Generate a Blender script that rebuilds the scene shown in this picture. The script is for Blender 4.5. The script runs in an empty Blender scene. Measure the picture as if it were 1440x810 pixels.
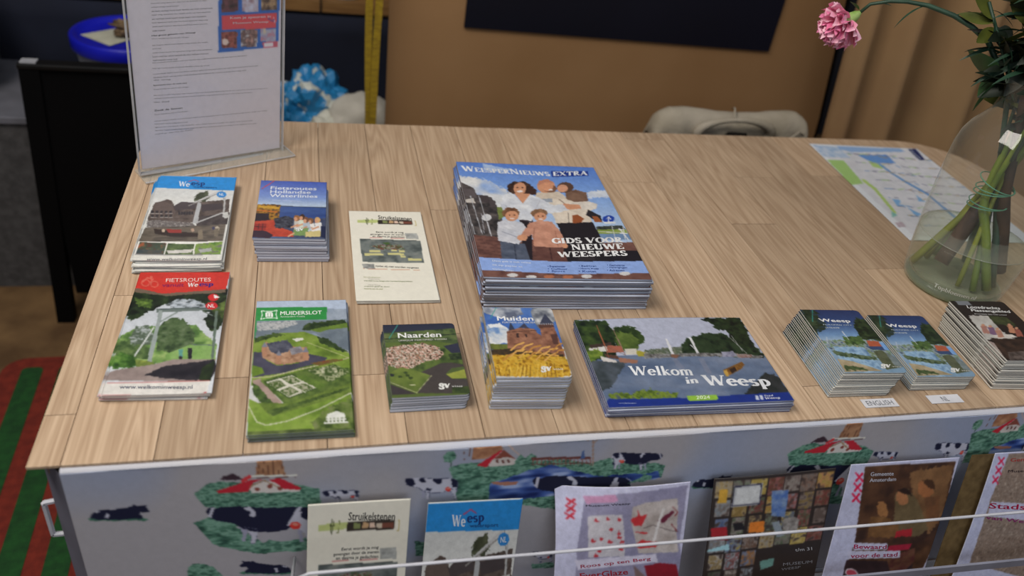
import bpy, math, random
import numpy as np
from mathutils import Matrix, Vector
random.seed(7)
D = bpy.data
SC = bpy.context.scene
COL = SC.collection

# ---------------------------------------------------------------- camera, light, exposure
TZ = 0.75                                   # height of the table top
cam_d = D.cameras.new('camera'); cam = D.objects.new('camera', cam_d); COL.objects.link(cam)
SC.camera = cam
_r = Vector((0.97131351, -0.2021562, 0.12523154)); _u = Vector((0.01571364, 0.58003078, 0.81444299)); _f = Vector((0.23728285, 0.78911163, -0.56656834))
_m = Matrix((( _r.x, _u.x, -_f.x, 0), (_r.y, _u.y, -_f.y, 0), (_r.z, _u.z, -_f.z, TZ + 0.580092), (0, 0, 0, 1)))
cam.matrix_world = _m
cam_d.sensor_width = 36.0
cam_d.lens = 36.0 * 1139.094 / 1440
cam_d.clip_start = 0.02
cam_d.dof.use_dof = True; cam_d.dof.focus_distance = 0.98; cam_d.dof.aperture_fstop = 3.6

w = D.worlds.new('world'); SC.world = w; w.use_nodes = True
w.node_tree.nodes['Background'].inputs[0].default_value = (0.80, 0.88, 1.0, 1)
w.node_tree.nodes['Background'].inputs[1].default_value = 0.16

def area(name, loc, target, sx, sy, power, col):
    l = D.lights.new(name, 'AREA'); l.shape = 'RECTANGLE'; l.size = sx; l.size_y = sy
    l.energy = power; l.color = col
    o = D.objects.new(name, l); COL.objects.link(o); o.location = loc
    o.rotation_euler = (Vector(target) - Vector(loc)).to_track_quat('-Z', 'Y').to_euler()
    return o
area('ceiling_lamp', (-0.75, 0.55, 2.55), (0.15, 0.85, 0.75), 1.3, 0.5, 31, (1.0, 0.94, 0.86))
area('front_fill', (0.3, -1.7, 2.1), (-0.1, 0.9, 0.85), 1.6, 1.2, 12, (0.86, 0.92, 1.0))  # added fill from behind the camera, brightens the upright faces
area('ceiling_tube', (0.1, 0.3, 2.7), (0.6, 0.8, 0.75), 1.2, 0.05, 4, (1.0, 0.95, 0.88))
area('ceiling_tube', (1.3, 0.1, 2.7), (1.0, 0.6, 0.75), 1.2, 0.06, 5, (1.0, 0.95, 0.88))

SC.view_settings.view_transform = 'Standard'
SC.view_settings.look = 'None'
SC.view_settings.gamma = 1.0
SC.view_settings.use_curve_mapping = False
SC.view_settings.exposure = 0.0
SC.cycles.transparent_max_bounces = 40

# ---------------------------------------------------------------- helpers
def lin(c):
    c = np.asarray(c, float) / 255.0
    return np.where(c <= 0.04045, c / 12.92, ((c + 0.055) / 1.055) ** 2.4)

def _hash(i, j, s):
    h = (i.astype(np.int64) * 374761393 + j.astype(np.int64) * 668265263 + s * 1442695041) & 0xffffffff
    h = ((h ^ (h >> 13)) * 1274126177) & 0xffffffff
    h = (h ^ (h >> 16)) & 0xffffffff
    return h / 4294967295.0
def vnoise(x, y, s=0):
    xi = np.floor(x); yi = np.floor(y); fx = x - xi; fy = y - yi
    fx = fx * fx * (3 - 2 * fx); fy = fy * fy * (3 - 2 * fy)
    a = _hash(xi, yi, s); b = _hash(xi + 1, yi, s); c = _hash(xi, yi + 1, s); d = _hash(xi + 1, yi + 1, s)
    return (a * (1 - fx) + b * fx) * (1 - fy) + (c * (1 - fx) + d * fx) * fy
def fbm(x, y, s=0, o=3):
    t = 0; a = 1; n = 0
    for k in range(o):
        t = t + a * vnoise(x * 2 ** k, y * 2 ** k, s + 17 * k); n += a; a *= 0.6
    return t / n

def inside(P, X, Y):
    P = np.asarray(P, float); m = np.zeros(X.shape, bool)
    bb = (X >= P[:, 0].min()) & (X <= P[:, 0].max()) & (Y >= P[:, 1].min()) & (Y <= P[:, 1].max())
    ix = np.nonzero(bb)[0]
    if len(ix) == 0: return m
    x = X[ix]; y = Y[ix]; r = np.zeros(len(ix), bool)
    n = len(P)
    for i in range(n):
        x0, y0 = P[i]; x1, y1 = P[(i + 1) % n]
        if y0 == y1: continue
        c = ((y0 > y) != (y1 > y)) & (x < (x1 - x0) * (y - y0) / (y1 - y0) + x0)
        r ^= c
    m[ix] = r
    return m
def pts(s):
    if not isinstance(s, str): return s
    return [tuple(float(v) for v in q.split(',')) for q in s.split()]

class Art:
    """A print: colours laid on a sheet (u right, v down). Shapes are given in the units of a tracing sheet,
    which a homography straightens onto the print."""
    def __init__(s, nx, ny, quad, wmm, hmm, base=(200, 200, 200), radius=0):
        s.nx, s.ny, s.w, s.h = nx, ny, wmm, hmm
        u, v = np.meshgrid(np.linspace(0, 1, nx + 1), np.linspace(0, 1, ny + 1))
        if radius:                       # rounded right-hand corners
            yy = v * hmm; d = np.minimum(yy, hmm - yy); d = np.clip(d, 0, radius)
            cut = radius - np.sqrt(np.maximum(0, radius ** 2 - (radius - d) ** 2))
            u = u * (1 - cut / wmm)
        s.U = u.ravel(); s.V = v.ravel()
        src = [(0, 0), (1, 0), (1, 1), (0, 1)]
        A = []; b = []
        for (x, y), (X, Y) in zip(src, quad):
            A += [[x, y, 1, 0, 0, 0, -X * x, -X * y], [0, 0, 0, x, y, 1, -Y * x, -Y * y]]; b += [X, Y]
        h = np.linalg.solve(np.array(A, float), np.array(b, float))
        s.H = np.append(h, 1).reshape(3, 3); s.Hi = np.linalg.inv(s.H)
        s.C = np.tile(np.array(base, float), (len(s.U), 1))
        s.texts = []; s.du = s.dv = 0; s.seed = 1
        s.frame(0, 0, 1)
    def shift(s, du, dv): s.du, s.dv = du, dv; s.frame(s.ox, s.oy, s.sc)
    def frame(s, ox, oy, sc):
        s.ox, s.oy, s.sc = ox, oy, sc
        u = s.U - s.du; v = s.V - s.dv
        q = s.H @ np.vstack([u, v, np.ones_like(u)])
        s.X = (q[0] / q[2] - ox) * sc; s.Y = (q[1] / q[2] - oy) * sc
    def uv(s, x, y):
        q = s.Hi @ np.array([x / s.sc + s.ox, y / s.sc + s.oy, 1.0])
        return q[0] / q[2] + s.du, q[1] / q[2] + s.dv
    def paint(s, m, col, ts=3, o=3, st=1.0, op=1.0):
        s.seed += 1
        ix = np.nonzero(m)[0] if m.dtype == bool else m
        if len(ix) == 0: return
        col = np.array(col, float)
        if col.ndim == 1: c = col[None, :]
        else:
            n = fbm((s.U[ix] - s.du) * s.w / ts * st, (s.V[ix] - s.dv) * s.h / ts, s.seed, o)
            n = np.clip((n - 0.22) / 0.56, 0, 1) * (len(col) - 1)
            c = np.stack([np.interp(n, np.arange(len(col)), col[:, k]) for k in range(3)], 1)
        s.C[ix] = s.C[ix] * (1 - op) + c * op
    def near(s, x0, y0, x1, y1, rough, rs):
        ix = np.nonzero((s.X >= x0 - rough) & (s.X <= x1 + rough) & (s.Y >= y0 - rough) & (s.Y <= y1 + rough))[0]
        X, Y = s.X[ix], s.Y[ix]
        if rough and len(ix):
            s.seed += 3; U = (s.U[ix] - s.du) * s.w / rs; V = (s.V[ix] - s.dv) * s.h / rs
            X = X + (fbm(U, V, s.seed, 2) - .5) * 2 * rough; Y = Y + (fbm(U, V, s.seed + 5, 2) - .5) * 2 * rough
        return ix, X, Y
    def P(s, p, col, ts=3, rough=0, rs=2.5, **k):
        p = pts(p); q = np.array(p)
        ix, X, Y = s.near(q[:, 0].min(), q[:, 1].min(), q[:, 0].max(), q[:, 1].max(), rough, rs)
        if len(ix): s.paint(ix[inside(p, X, Y)], col, ts, **k)
    def E(s, cx, cy, rx, ry, col, ts=3, rough=0, rs=2.5, **k):
        ix, X, Y = s.near(cx - rx, cy - ry, cx + rx, cy + ry, rough, rs)
        s.paint(ix[((X - cx) / rx) ** 2 + ((Y - cy) / ry) ** 2 < 1], col, ts, **k)
    def L(s, p, wd, col, **k):
        p = pts(p)
        for a, b in zip(p[:-1], p[1:]):
            dx, dy = b[0] - a[0], b[1] - a[1]; l2 = dx * dx + dy * dy + 1e-9
            X = s.X; Y = s.Y; ix = np.nonzero((X >= min(a[0], b[0]) - wd) & (X <= max(a[0], b[0]) + wd) & (Y >= min(a[1], b[1]) - wd) & (Y <= max(a[1], b[1]) + wd))[0]
            X = X[ix]; Y = Y[ix]; t = np.clip(((X - a[0]) * dx + (Y - a[1]) * dy) / l2, 0, 1)
            s.paint(ix[(X - a[0] - t * dx) ** 2 + (Y - a[1] - t * dy) ** 2 < (wd / 2) ** 2], col, **k)
    def R(s, u0, v0, u1, v1, col, ts=3, **k):      # rectangle in print coordinates
        s.paint((s.U >= u0) & (s.U <= u1) & (s.V >= v0) & (s.V <= v1), col, ts, **k)
    def grad(s, stops):                            # top to bottom of the print
        v = [q[0] for q in stops]; c = np.array([q[1] for q in stops], float)
        s.C = np.stack([np.interp(s.V, v, c[:, k]) for k in range(3)], 1)
    def T(s, txt, lt, rt, lb, col, bold=0.0, font='sans', box=None):
        """text whose bounding box runs from left-top to right-top and down to left-bottom"""
        s.texts.append((txt, s.uv(*lt), s.uv(*rt), s.uv(*lb), col, bold, font))

def finish(a, blur=1, grain=.07, haze=.05):
    """soften the print a little, as a printed photograph is"""
    c = a.C.reshape(a.ny + 1, a.nx + 1, 3)
    for _ in range(blur):
        p = np.pad(c, ((1, 1), (1, 1), (0, 0)), 'edge')
        c = (p[:-2, 1:-1] + p[2:, 1:-1] + p[1:-1, :-2] + p[1:-1, 2:] + 4 * c) / 8
    c = c.reshape(-1, 3)
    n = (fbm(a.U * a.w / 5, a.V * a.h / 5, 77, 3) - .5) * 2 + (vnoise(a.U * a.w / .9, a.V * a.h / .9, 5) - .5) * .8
    a.C = np.clip(c * (1 + grain * n[:, None]), 0, 255) * (1 - haze) + 150 * haze  # veiling haze over the view is mixed into the print colours as grey

# ---------------------------------------------------------------- lettering
_txt = {}
def sans(txt, bold):
    k = (txt, bold)
    if k in _txt: return _txt[k]
    c = D.curves.new('t', 'FONT'); c.body = txt; c.size = 1;  c.resolution_u = 2; c.fill_mode = 'FRONT'
    o = D.objects.new('t', c); COL.objects.link(o)
    bpy.context.view_layer.update()
    me = o.evaluated_get(bpy.context.evaluated_depsgraph_get()).to_mesh()
    V = np.array([(v.co.x, v.co.y, 0.0) for v in me.vertices]); F = [tuple(p.vertices) for p in me.polygons]
    D.objects.remove(o); D.curves.remove(c)
    if bold > 0:                     # bolder: the same strokes laid again a little to the side and up
        n = len(V); F0 = F; V0 = V; F = list(F0)
        for k, (dx, dy) in enumerate(((bold * .5, 0), (0, bold * .3), (bold * .5, bold * .3))): V = np.vstack([V, V0 + np.array([dx, dy, k + 1])]); F += [tuple(i + n * (k + 1) for i in f) for f in F0]
    _txt[k] = (V, F); return _txt[k]
# a slab-serifed roman: l = stroke, a = arc, s = serif bar
TK, TN = 0.2, 0.085
GL = {
 'W': (1.25, 'l .1 1 .38 0 K|l .38 0 .62 .95 N|l .62 .95 .88 0 K|l .88 0 1.15 1 N|s .1 1 .15|s 1.15 1 .13|s .62 .97 .1'),
 'V': (.95, 'l .12 1 .46 0 K|l .46 0 .82 1 N|s .12 1 .15|s .82 1 .13'),
 'E': (.75, 'l .2 0 .2 1 K|l .2 .96 .66 .96 N|l .2 .5 .55 .5 N|l .2 .04 .68 .04 N|l .66 .75 .66 1 N|l .68 0 .68 .27 N|s .2 1 .17|s .2 0 .17'),
 'S': (.66, 'a .33 .74 .2 .22 30 270 N K|a .33 .26 .22 .22 -150 90 K N|l .52 .75 .52 .98 N|l .1 .02 .1 .28 N'),
 'P': (.72, 'l .2 0 .2 1 K|a .32 .73 .28 .23 -90 90 N K|s .2 1 .17|s .2 0 .17'),
 'R': (.82, 'l .2 0 .2 1 K|a .32 .74 .26 .22 -90 90 N K|l .36 .5 .7 .02 K|s .2 1 .17|s .2 0 .17|s .72 .01 .12'),
 'N': (.95, 'l .16 0 .16 1 N|l .16 1 .76 0 K|l .76 0 .76 1 N|s .14 1 .15|s .16 0 .13|s .76 1 .13'),
 'I': (.42, 'l .2 0 .2 1 K|s .2 1 .17|s .2 0 .17'),
 'U': (.88, 'l .2 .3 .2 1 K|a .45 .3 .26 .27 180 360 K N|l .71 .3 .71 1 N|s .2 1 .17|s .71 1 .13'),
 'X': (.88, 'l .14 1 .72 0 K|l .14 0 .72 1 N|s .14 1 .15|s .72 1 .13|s .14 0 .13|s .74 0 .15'),
 'T': (.8, 'l .4 0 .4 1 K|l .06 .96 .74 .96 N|l .06 .74 .06 1 N|l .74 .74 .74 1 N|s .4 0 .17'),
 'A': (.92, 'l .14 0 .44 1 N|l .44 1 .78 0 K|l .25 .33 .62 .33 N|s .14 0 .13|s .78 0 .16'),
 'G': (.88, 'a .46 .5 .34 .46 40 330 N K|l .74 .05 .74 .42 K|s .74 .42 .15|l .76 .7 .76 .98 N'),
 'D': (.88, 'l .2 0 .2 1 K|a .3 .5 .46 .46 -90 90 N K|s .2 1 .17|s .2 0 .17'),
 'O': (.92, 'a .46 .5 .36 .46 0 360 K N'),
 'H': (.95, 'l .2 0 .2 1 K|l .75 0 .75 1 K|l .2 .5 .75 .5 N|s .2 1 .17|s .2 0 .17|s .75 1 .17|s .75 0 .17'),
 'e': (.62, 'a .31 .33 .23 .3 0 320 K N|l .1 .36 .54 .36 N'),
 'l': (.34, 'l .17 0 .17 1.02 K|s .17 0 .14|s .12 1 .1'),
 'k': (.66, 'l .17 0 .17 1.02 K|l .24 .3 .5 .62 N|l .3 .38 .56 0 K|s .17 0 .14|s .56 0 .1|s .5 .62 .1'),
 'o': (.64, 'a .32 .32 .24 .29 0 360 K N'),
 'm': (1.0, 'l .15 0 .15 .62 K|a .32 .4 .17 .2 0 180 K N|l .49 0 .49 .42 K|a .66 .4 .17 .2 0 180 K N|l .83 0 .83 .42 K|s .15 0 .12|s .49 0 .12|s .83 0 .12|s .1 .62 .1'),
 'i': (.34, 'l .17 0 .17 .62 K|e .17 .88 .11|s .17 0 .14|s .12 .62 .1'),
 'n': (.68, 'l .15 0 .15 .62 K|a .33 .4 .18 .2 0 180 K N|l .51 0 .51 .42 K|s .15 0 .12|s .51 0 .12|s .1 .62 .1'),
 's': (.52, 'a .26 .46 .15 .14 30 270 N K|a .26 .17 .16 .15 -150 90 K N'),
 'p': (.68, 'l .17 -.32 .17 .62 K|a .3 .31 .26 .29 -110 110 N K|s .17 -.32 .14|s .12 .62 .1'),
 'g': (.6, 'a .28 .42 .18 .19 0 360 K N|a .28 0 .2 .15 -200 90 K N|l .4 .58 .56 .62 K'),
 'v': (.6, 'l .08 .62 .3 0 K|l .3 0 .54 .62 N|s .08 .62 .12|s .54 .62 .1'),
 ' ': (.35, ''),
}
def serif(txt, bold):
    V = []; F = []; x0 = 0.0
    big, small = 1.0, 1.0
    def quad(p): k = len(F) % 5; F.append(tuple(range(len(V), len(V) + len(p)))); V.extend([(a, b, k) for a, b in p])
    for i, ch in enumerate(txt):
        sc = 1.0; key = ch
        if ch.startswith('~'): continue
        if i and txt[i - 1] == '~': sc = 0.78                       # small capital
        w_, spec = GL.get(key, GL[' '])
        for q in [z for z in spec.split('|') if z]:
            t = q.split(); wd = {'K': TK + bold, 'N': TN + bold * .5}
            if t[0] == 'l':
                a, b, c, d = map(float, t[1:5]); hw = wd[t[5]] / 2
                if abs(b - d) < .03: p = [(a, b - hw), (c, b - hw), (c, b + hw), (a, b + hw)]
                else: p = [(a - hw, b), (a + hw, b), (c + hw, d), (c - hw, d)]
                quad([(x0 + X * sc, Y * sc) for X, Y in p])
            elif t[0] == 's':
                a, b, c = map(float, t[1:4]); y1 = b - .07 if b > .5 else b + .07
                quad([(x0 + X * sc, Y * sc) for X, Y in [(a - c, b), (a + c, b), (a + c, y1), (a - c, y1)]])
            elif t[0] == 'e':
                a, b, c = map(float, t[1:4]); quad([(x0 + (a + c * math.cos(k)) * sc, (b + c * math.sin(k)) * sc) for k in np.linspace(0, 6.283, 9)[:-1]])
            else:
                cx, cy, rx, ry, a0, a1 = map(float, t[1:7]); ws, wt = wd[t[7]], wd[t[8]]
                wv, wh = max(ws, wt), min(ws, wt); n = 12; prev = None
                for k in range(n + 1):
                    an = math.radians(a0 + (a1 - a0) * k / n); cc, ss = math.cos(an), math.sin(an)
                    h = (wh + (wv - wh) * abs(cc)) / 2
                    cur = ((cx + (rx + h) * cc, cy + (ry + h) * ss), (cx + (rx - h) * cc, cy + (ry - h) * ss))
                    if prev: quad([(x0 + X * sc, Y * sc) for X, Y in (prev[0], cur[0], cur[1], prev[1])])
                    prev = cur
        x0 += w_ * sc + .03
    return np.array(V), F

# ---------------------------------------------------------------- mesh + object helpers
def mesh(name, V, F, mats=(), smooth=False, col=None):
    me = D.meshes.new(name)
    V = np.asarray(V, dtype=np.float32)
    if isinstance(F, np.ndarray):
        nf = len(F); me.vertices.add(len(V)); me.vertices.foreach_set('co', V.ravel())
        me.loops.add(nf * 4); me.loops.foreach_set('vertex_index', F.ravel().astype(np.int32))
        me.polygons.add(nf); me.polygons.foreach_set('loop_start', np.arange(0, nf * 4, 4, dtype=np.int32))
        me.update(calc_edges=True)
    else:
        me.from_pydata([tuple(map(float, v)) for v in V], [], F); me.update()
    if col is not None:
        a = me.color_attributes.new('print', 'FLOAT_COLOR', 'POINT')
        c = np.ones((len(V), 4), np.float32); c[:, :3] = col
        a.data.foreach_set('color', c.ravel())
    for m in mats: me.materials.append(m)
    if smooth: me.polygons.foreach_set('use_smooth', np.ones(len(me.polygons), bool)); me.update()
    return me
def obj(name, me, parent=None, loc=None, rot=None):
    o = D.objects.new(name, me); COL.objects.link(o)
    if parent is not None: o.parent = parent
    if loc is not None: o.location = loc
    if rot is not None: o.rotation_euler = rot
    return o
def empty(name, loc=(0, 0, 0), rz=0):
    o = D.objects.new(name, None); COL.objects.link(o); o.location = loc; o.rotation_euler = (0, 0, rz); o.empty_display_size = .05
    return o
def tag(o, label=None, cat=None, group=None, kind=None):
    if label: o['label'] = label
    if cat: o['category'] = cat
    if group: o['group'] = group
    if kind: o['kind'] = kind
    return o
class MB:
    def __init__(s): s.V = []; s.F = []; s.mi = []; s.cur = 0
    def add(s, V, F):
        n = len(s.V); s.V += [tuple(v) for v in V]; s.F += [tuple(i + n for i in f) for f in F]; s.mi += [s.cur] * len(F)
    def box(s, a, b):
        (x0, y0, z0), (x1, y1, z1) = a, b
        s.add([(x0, y0, z0), (x1, y0, z0), (x1, y1, z0), (x0, y1, z0), (x0, y0, z1), (x1, y0, z1), (x1, y1, z1), (x0, y1, z1)],
              [(0, 3, 2, 1), (4, 5, 6, 7), (0, 1, 5, 4), (1, 2, 6, 5), (2, 3, 7, 6), (3, 0, 4, 7)])
    def tube(s, P, r, n=8, cap=True):
        P = [Vector(p) for p in P]; rs = r if isinstance(r, (list, tuple)) else [r] * len(P); V = []; F = []
        up = Vector((0, 0, 1)); prev = None
        for i, p in enumerate(P):
            t = (P[min(i + 1, len(P) - 1)] - P[max(i - 1, 0)]).normalized()
            a = (prev if prev is not None else (up if abs(t.z) < .9 else Vector((1, 0, 0))))
            a = (a - t * a.dot(t)).normalized(); prev = a; b = t.cross(a)
            for k in range(n):
                an = 2 * math.pi * k / n; V.append(p + (a * math.cos(an) + b * math.sin(an)) * rs[i])
        for i in range(len(P) - 1):
            for k in range(n): F.append((i * n + k, i * n + (k + 1) % n, (i + 1) * n + (k + 1) % n, (i + 1) * n + k))
        if cap: F.append(tuple(range(n))[::-1]); F.append(tuple(range((len(P) - 1) * n, len(P) * n)))
        s.add(V, F)
    def lathe(s, prof, n=32, c=(0, 0, 0), capb=True, capt=False):
        V = []; F = []
        for r, z in prof:
            for k in range(n): a = 2 * math.pi * k / n; V.append((c[0] + r * math.cos(a), c[1] + r * math.sin(a), c[2] + z))
        for i in range(len(prof) - 1):
            for k in range(n): F.append((i * n + k, i * n + (k + 1) % n, (i + 1) * n + (k + 1) % n, (i + 1) * n + k))
        if capb: F.append(tuple(range(n))[::-1])
        if capt: F.append(tuple(range((len(prof) - 1) * n, len(prof) * n)))
        s.add(V, F)
    def prism(s, P, z0, z1):
        n = len(P); s.add([(x, y, z0) for x, y in P] + [(x, y, z1) for x, y in P],
              [tuple(range(n))[::-1], tuple(range(n, 2 * n))] + [(i, (i + 1) % n, n + (i + 1) % n, n + i) for i in range(n)])
    def build(s, name, mats, parent=None, smooth=False, loc=None, rot=None, bevel=0):
        if not isinstance(mats, (list, tuple)): mats = [mats]
        me = mesh(name, s.V, s.F, mats, smooth)
        for p, k in zip(me.polygons, s.mi): p.material_index = k
        o = obj(name, me, parent, loc, rot)
        if bevel:
            b = o.modifiers.new('bevel', 'BEVEL'); b.width = bevel; b.segments = 2; b.limit_method = 'ANGLE'
        if smooth and not bevel:
            pass
        return o
def grid_faces(nx, ny):
    i = np.arange(nx * ny); r = i // nx; c = i % nx; a = r * (nx + 1) + c
    return np.stack([a, a + nx + 1, a + nx + 2, a + 1], 1)
def sheet(name, fn, nu, nv, mat, parent=None, thick=0.0, smooth=True):
    u, v = np.meshgrid(np.linspace(0, 1, nu + 1), np.linspace(0, 1, nv + 1))
    V = np.array([fn(a, b) for a, b in zip(u.ravel(), v.ravel())])
    o = obj(name, mesh(name, V, grid_faces(nu, nv), [mat], smooth), parent)
    if thick: m = o.modifiers.new('solid', 'SOLIDIFY'); m.thickness = thick; m.offset = 0
    return o

# ---------------------------------------------------------------- materials
def mat(name, c, rough=.6, c2=None, scale=20, bump=0, bscale=None, metal=0, spec=.5, stretch=None, alpha=None, coat=0):
    m = D.materials.new(name); m.use_nodes = True; nt = m.node_tree; N = nt.nodes; Lk = nt.links; b = N['Principled BSDF']
    b.inputs['Roughness'].default_value = rough; b.inputs['Metallic'].default_value = metal
    b.inputs['Specular IOR Level'].default_value = spec
    if coat: b.inputs['Coat Weight'].default_value = coat; b.inputs['Coat Roughness'].default_value = .2
    A = tuple(lin(c)) + (1,); B = tuple(lin(c2 if c2 else [min(255, v * .9) for v in c])) + (1,)
    tc = N.new('ShaderNodeTexCoord'); mp = N.new('ShaderNodeMapping'); Lk.new(tc.outputs['Object'], mp.inputs[0])
    if stretch: mp.inputs['Scale'].default_value = stretch
    n = N.new('ShaderNodeTexNoise'); n.inputs['Scale'].default_value = scale; n.inputs['Detail'].default_value = 4; Lk.new(mp.outputs[0], n.inputs[0])
    cr = N.new('ShaderNodeValToRGB'); cr.color_ramp.elements[0].position = .35; cr.color_ramp.elements[1].position = .65
    cr.color_ramp.elements[0].color = A; cr.color_ramp.elements[1].color = B
    Lk.new(n.outputs[0], cr.inputs[0]); Lk.new(cr.outputs[0], b.inputs['Base Color'])
    if bump:
        n2 = N.new('ShaderNodeTexNoise'); n2.inputs['Scale'].default_value = bscale or scale * 3; n2.inputs['Detail'].default_value = 3; Lk.new(mp.outputs[0], n2.inputs[0])
        bp = N.new('ShaderNodeBump'); bp.inputs['Strength'].default_value = bump; bp.inputs['Distance'].default_value = .003
        Lk.new(n2.outputs[0], bp.inputs['Height']); Lk.new(bp.outputs[0], b.inputs['Normal'])
    return m
def print_mat(name, rough=.35, weave=False, spec=.5):
    m = D.materials.new(name); m.use_nodes = True; nt = m.node_tree; N = nt.nodes; Lk = nt.links; b = N['Principled BSDF']
    a = N.new('ShaderNodeAttribute'); a.attribute_name = 'print'; Lk.new(a.outputs['Color'], b.inputs['Base Color'])
    b.inputs['Roughness'].default_value = rough; b.inputs['Specular IOR Level'].default_value = spec
    tc = N.new('ShaderNodeTexCoord'); n = N.new('ShaderNodeTexNoise'); n.inputs['Scale'].default_value = 900 if weave else 18
    Lk.new(tc.outputs['Object'], n.inputs[0])
    bp = N.new('ShaderNodeBump'); bp.inputs['Strength'].default_value = .35 if weave else .08; bp.inputs['Distance'].default_value = .0006 if weave else .002
    Lk.new(n.outputs[0], bp.inputs['Height']); Lk.new(bp.outputs[0], b.inputs['Normal'])
    return m
GLOSS = print_mat('glossy_print', .38)
MATTE = print_mat('matte_print', .6, spec=.3)
CLOTH = print_mat('woven_print', .8, True, spec=.2)
def paper_edges(name, c, c2):
    m = mat(name, c, .7, c2, 60, stretch=(.4, .4, 30)); return m
PAGES = paper_edges('page_edges', (204, 210, 226), (176, 184, 204))
PAGES_W = paper_edges('white_paper_edges', (238, 236, 228), (220, 218, 208))
INK = {}
def ink(c):
    if c not in INK: INK[c] = mat('ink', c, .4)
    return INK[c]
PLAIN = {}
def plain(c, rough=.5):
    if c not in PLAIN: PLAIN[c] = mat('plain', c, rough, scale=60)
    return PLAIN[c]
GAIN = 1.0

# ---------------------------------------------------------------- printed items
def cover_mesh(name, art, W, H, curl, z, skirt=.0003, gain=1.0, step=1, m=None):
    nx, ny = art.nx, art.ny
    U = art.U.reshape(ny + 1, nx + 1)[::step, ::step]; Vv = art.V.reshape(ny + 1, nx + 1)[::step, ::step]
    C = art.C.reshape(ny + 1, nx + 1, 3)[::step, ::step]
    ny2, nx2 = U.shape[0] - 1, U.shape[1] - 1
    x = (U - .5) * W; y = (.5 - Vv) * H
    zz = z + curl(U, Vv)
    P = np.stack([x, y, zz], -1).reshape(-1, 3); c = lin(np.clip(C, 0, 255)).reshape(-1, 3) * gain
    F = grid_faces(nx2, ny2)
    idx = np.arange((nx2 + 1) * (ny2 + 1)).reshape(ny2 + 1, nx2 + 1)
    ring = np.concatenate([idx[0, :-1], idx[:-1, -1], idx[-1, :0:-1], idx[:0:-1, 0]])
    R = P[ring].copy(); R[:, 2] -= skirt; n = len(P)
    k = np.arange(len(ring)); k2 = (k + 1) % len(ring)
    S = np.stack([ring[k], ring[k2], n + k2, n + k], 1)
    return mesh(name, np.vstack([P, R]), np.vstack([F, S]), [m or GLOSS], False, np.minimum(np.vstack([c, c[ring]]), .92))
def block_mesh(name, W, H, z0, z1, curl, radius=0, inset=.0006, m=None, n=10):
    r = radius; out = []
    if not r:                                  # plain block whose faces follow the curl
        u, v = np.meshgrid(np.linspace(0, 1, n + 1), np.linspace(0, 1, n + 1)); u = u.ravel(); v = v.ravel()
        x = (u - .5) * (W - 2 * inset); y = (.5 - v) * (H - 2 * inset); c = curl(u, v); k = len(u); idx = np.arange(k).reshape(n + 1, n + 1)
        ring = np.concatenate([idx[0, :-1], idx[:-1, -1], idx[-1, :0:-1], idx[:0:-1, 0]]); r2 = np.roll(ring, -1); g = grid_faces(n, n)
        return mesh(name, np.vstack([np.column_stack([x, y, z1 + c]), np.column_stack([x, y, z0 + c])]), np.vstack([g, g[:, ::-1] + k, np.stack([ring, r2, r2 + k, ring + k], 1)]), [m or PAGES])
    x0, x1, y0, y1 = -W / 2 + inset, W / 2 - inset, -H / 2 + inset, H / 2 - inset
    out += [(x0, y1 - (y1 - y0) * i / n) for i in range(n)]
    out += [(x0 + (x1 - r - x0) * i / n, y0) for i in range(n)]
    out += [(x1 - r + r * math.sin(a), y0 + r - r * math.cos(a)) for a in np.linspace(0, math.pi / 2, 5)[:-1]] if r else []
    out += [(x1, y0 + r + (y1 - y0 - 2 * r) * i / n) for i in range(n)]
    out += [(x1 - r + r * math.cos(a), y1 - r + r * math.sin(a)) for a in np.linspace(0, math.pi / 2, 5)[:-1]] if r else []
    out += [(x1 - r - (x1 - r - x0) * i / n, y1) for i in range(n)]
    P = np.array(out); k = len(P); c = curl(P[:, 0] / W + .5, .5 - P[:, 1] / H)
    lo = np.column_stack([P, z0 + c]); hi = np.column_stack([P, z1 + c])
    F = [(i, (i + 1) % k, k + (i + 1) % k, k + i) for i in range(k)] + [tuple(range(k))[::-1], tuple(range(k, 2 * k))]
    return mesh(name, np.vstack([lo, hi]), F, [m or PAGES])
def letter_objs(art, W, H, curl, z, parent, gain=1.0):
    for txt, lt, rt, lb, c, bold, font in art.texts:
        V, F = serif(txt, bold) if font == 'serif' else sans(txt, bold)
        mn = V.min(0); mx = V.max(0)
        if font == 'serif': mn = np.array([mn[0], min(0, mn[1]), 0])
        s = (V[:, 0] - mn[0]) / (mx[0] - mn[0]); t = (mx[1] - V[:, 1]) / (mx[1] - mn[1])
        u = lt[0] + (rt[0] - lt[0]) * s + (lb[0] - lt[0]) * t; v = lt[1] + (rt[1] - lt[1]) * s + (lb[1] - lt[1]) * t
        P = np.column_stack([(u - .5) * W, (.5 - v) * H, z + curl(u, v) + V[:, 2] * 3e-5])
        obj('lettering', mesh('lettering', P, F, [ink(c)]), parent)
flat = lambda u, v: u * 0
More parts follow.
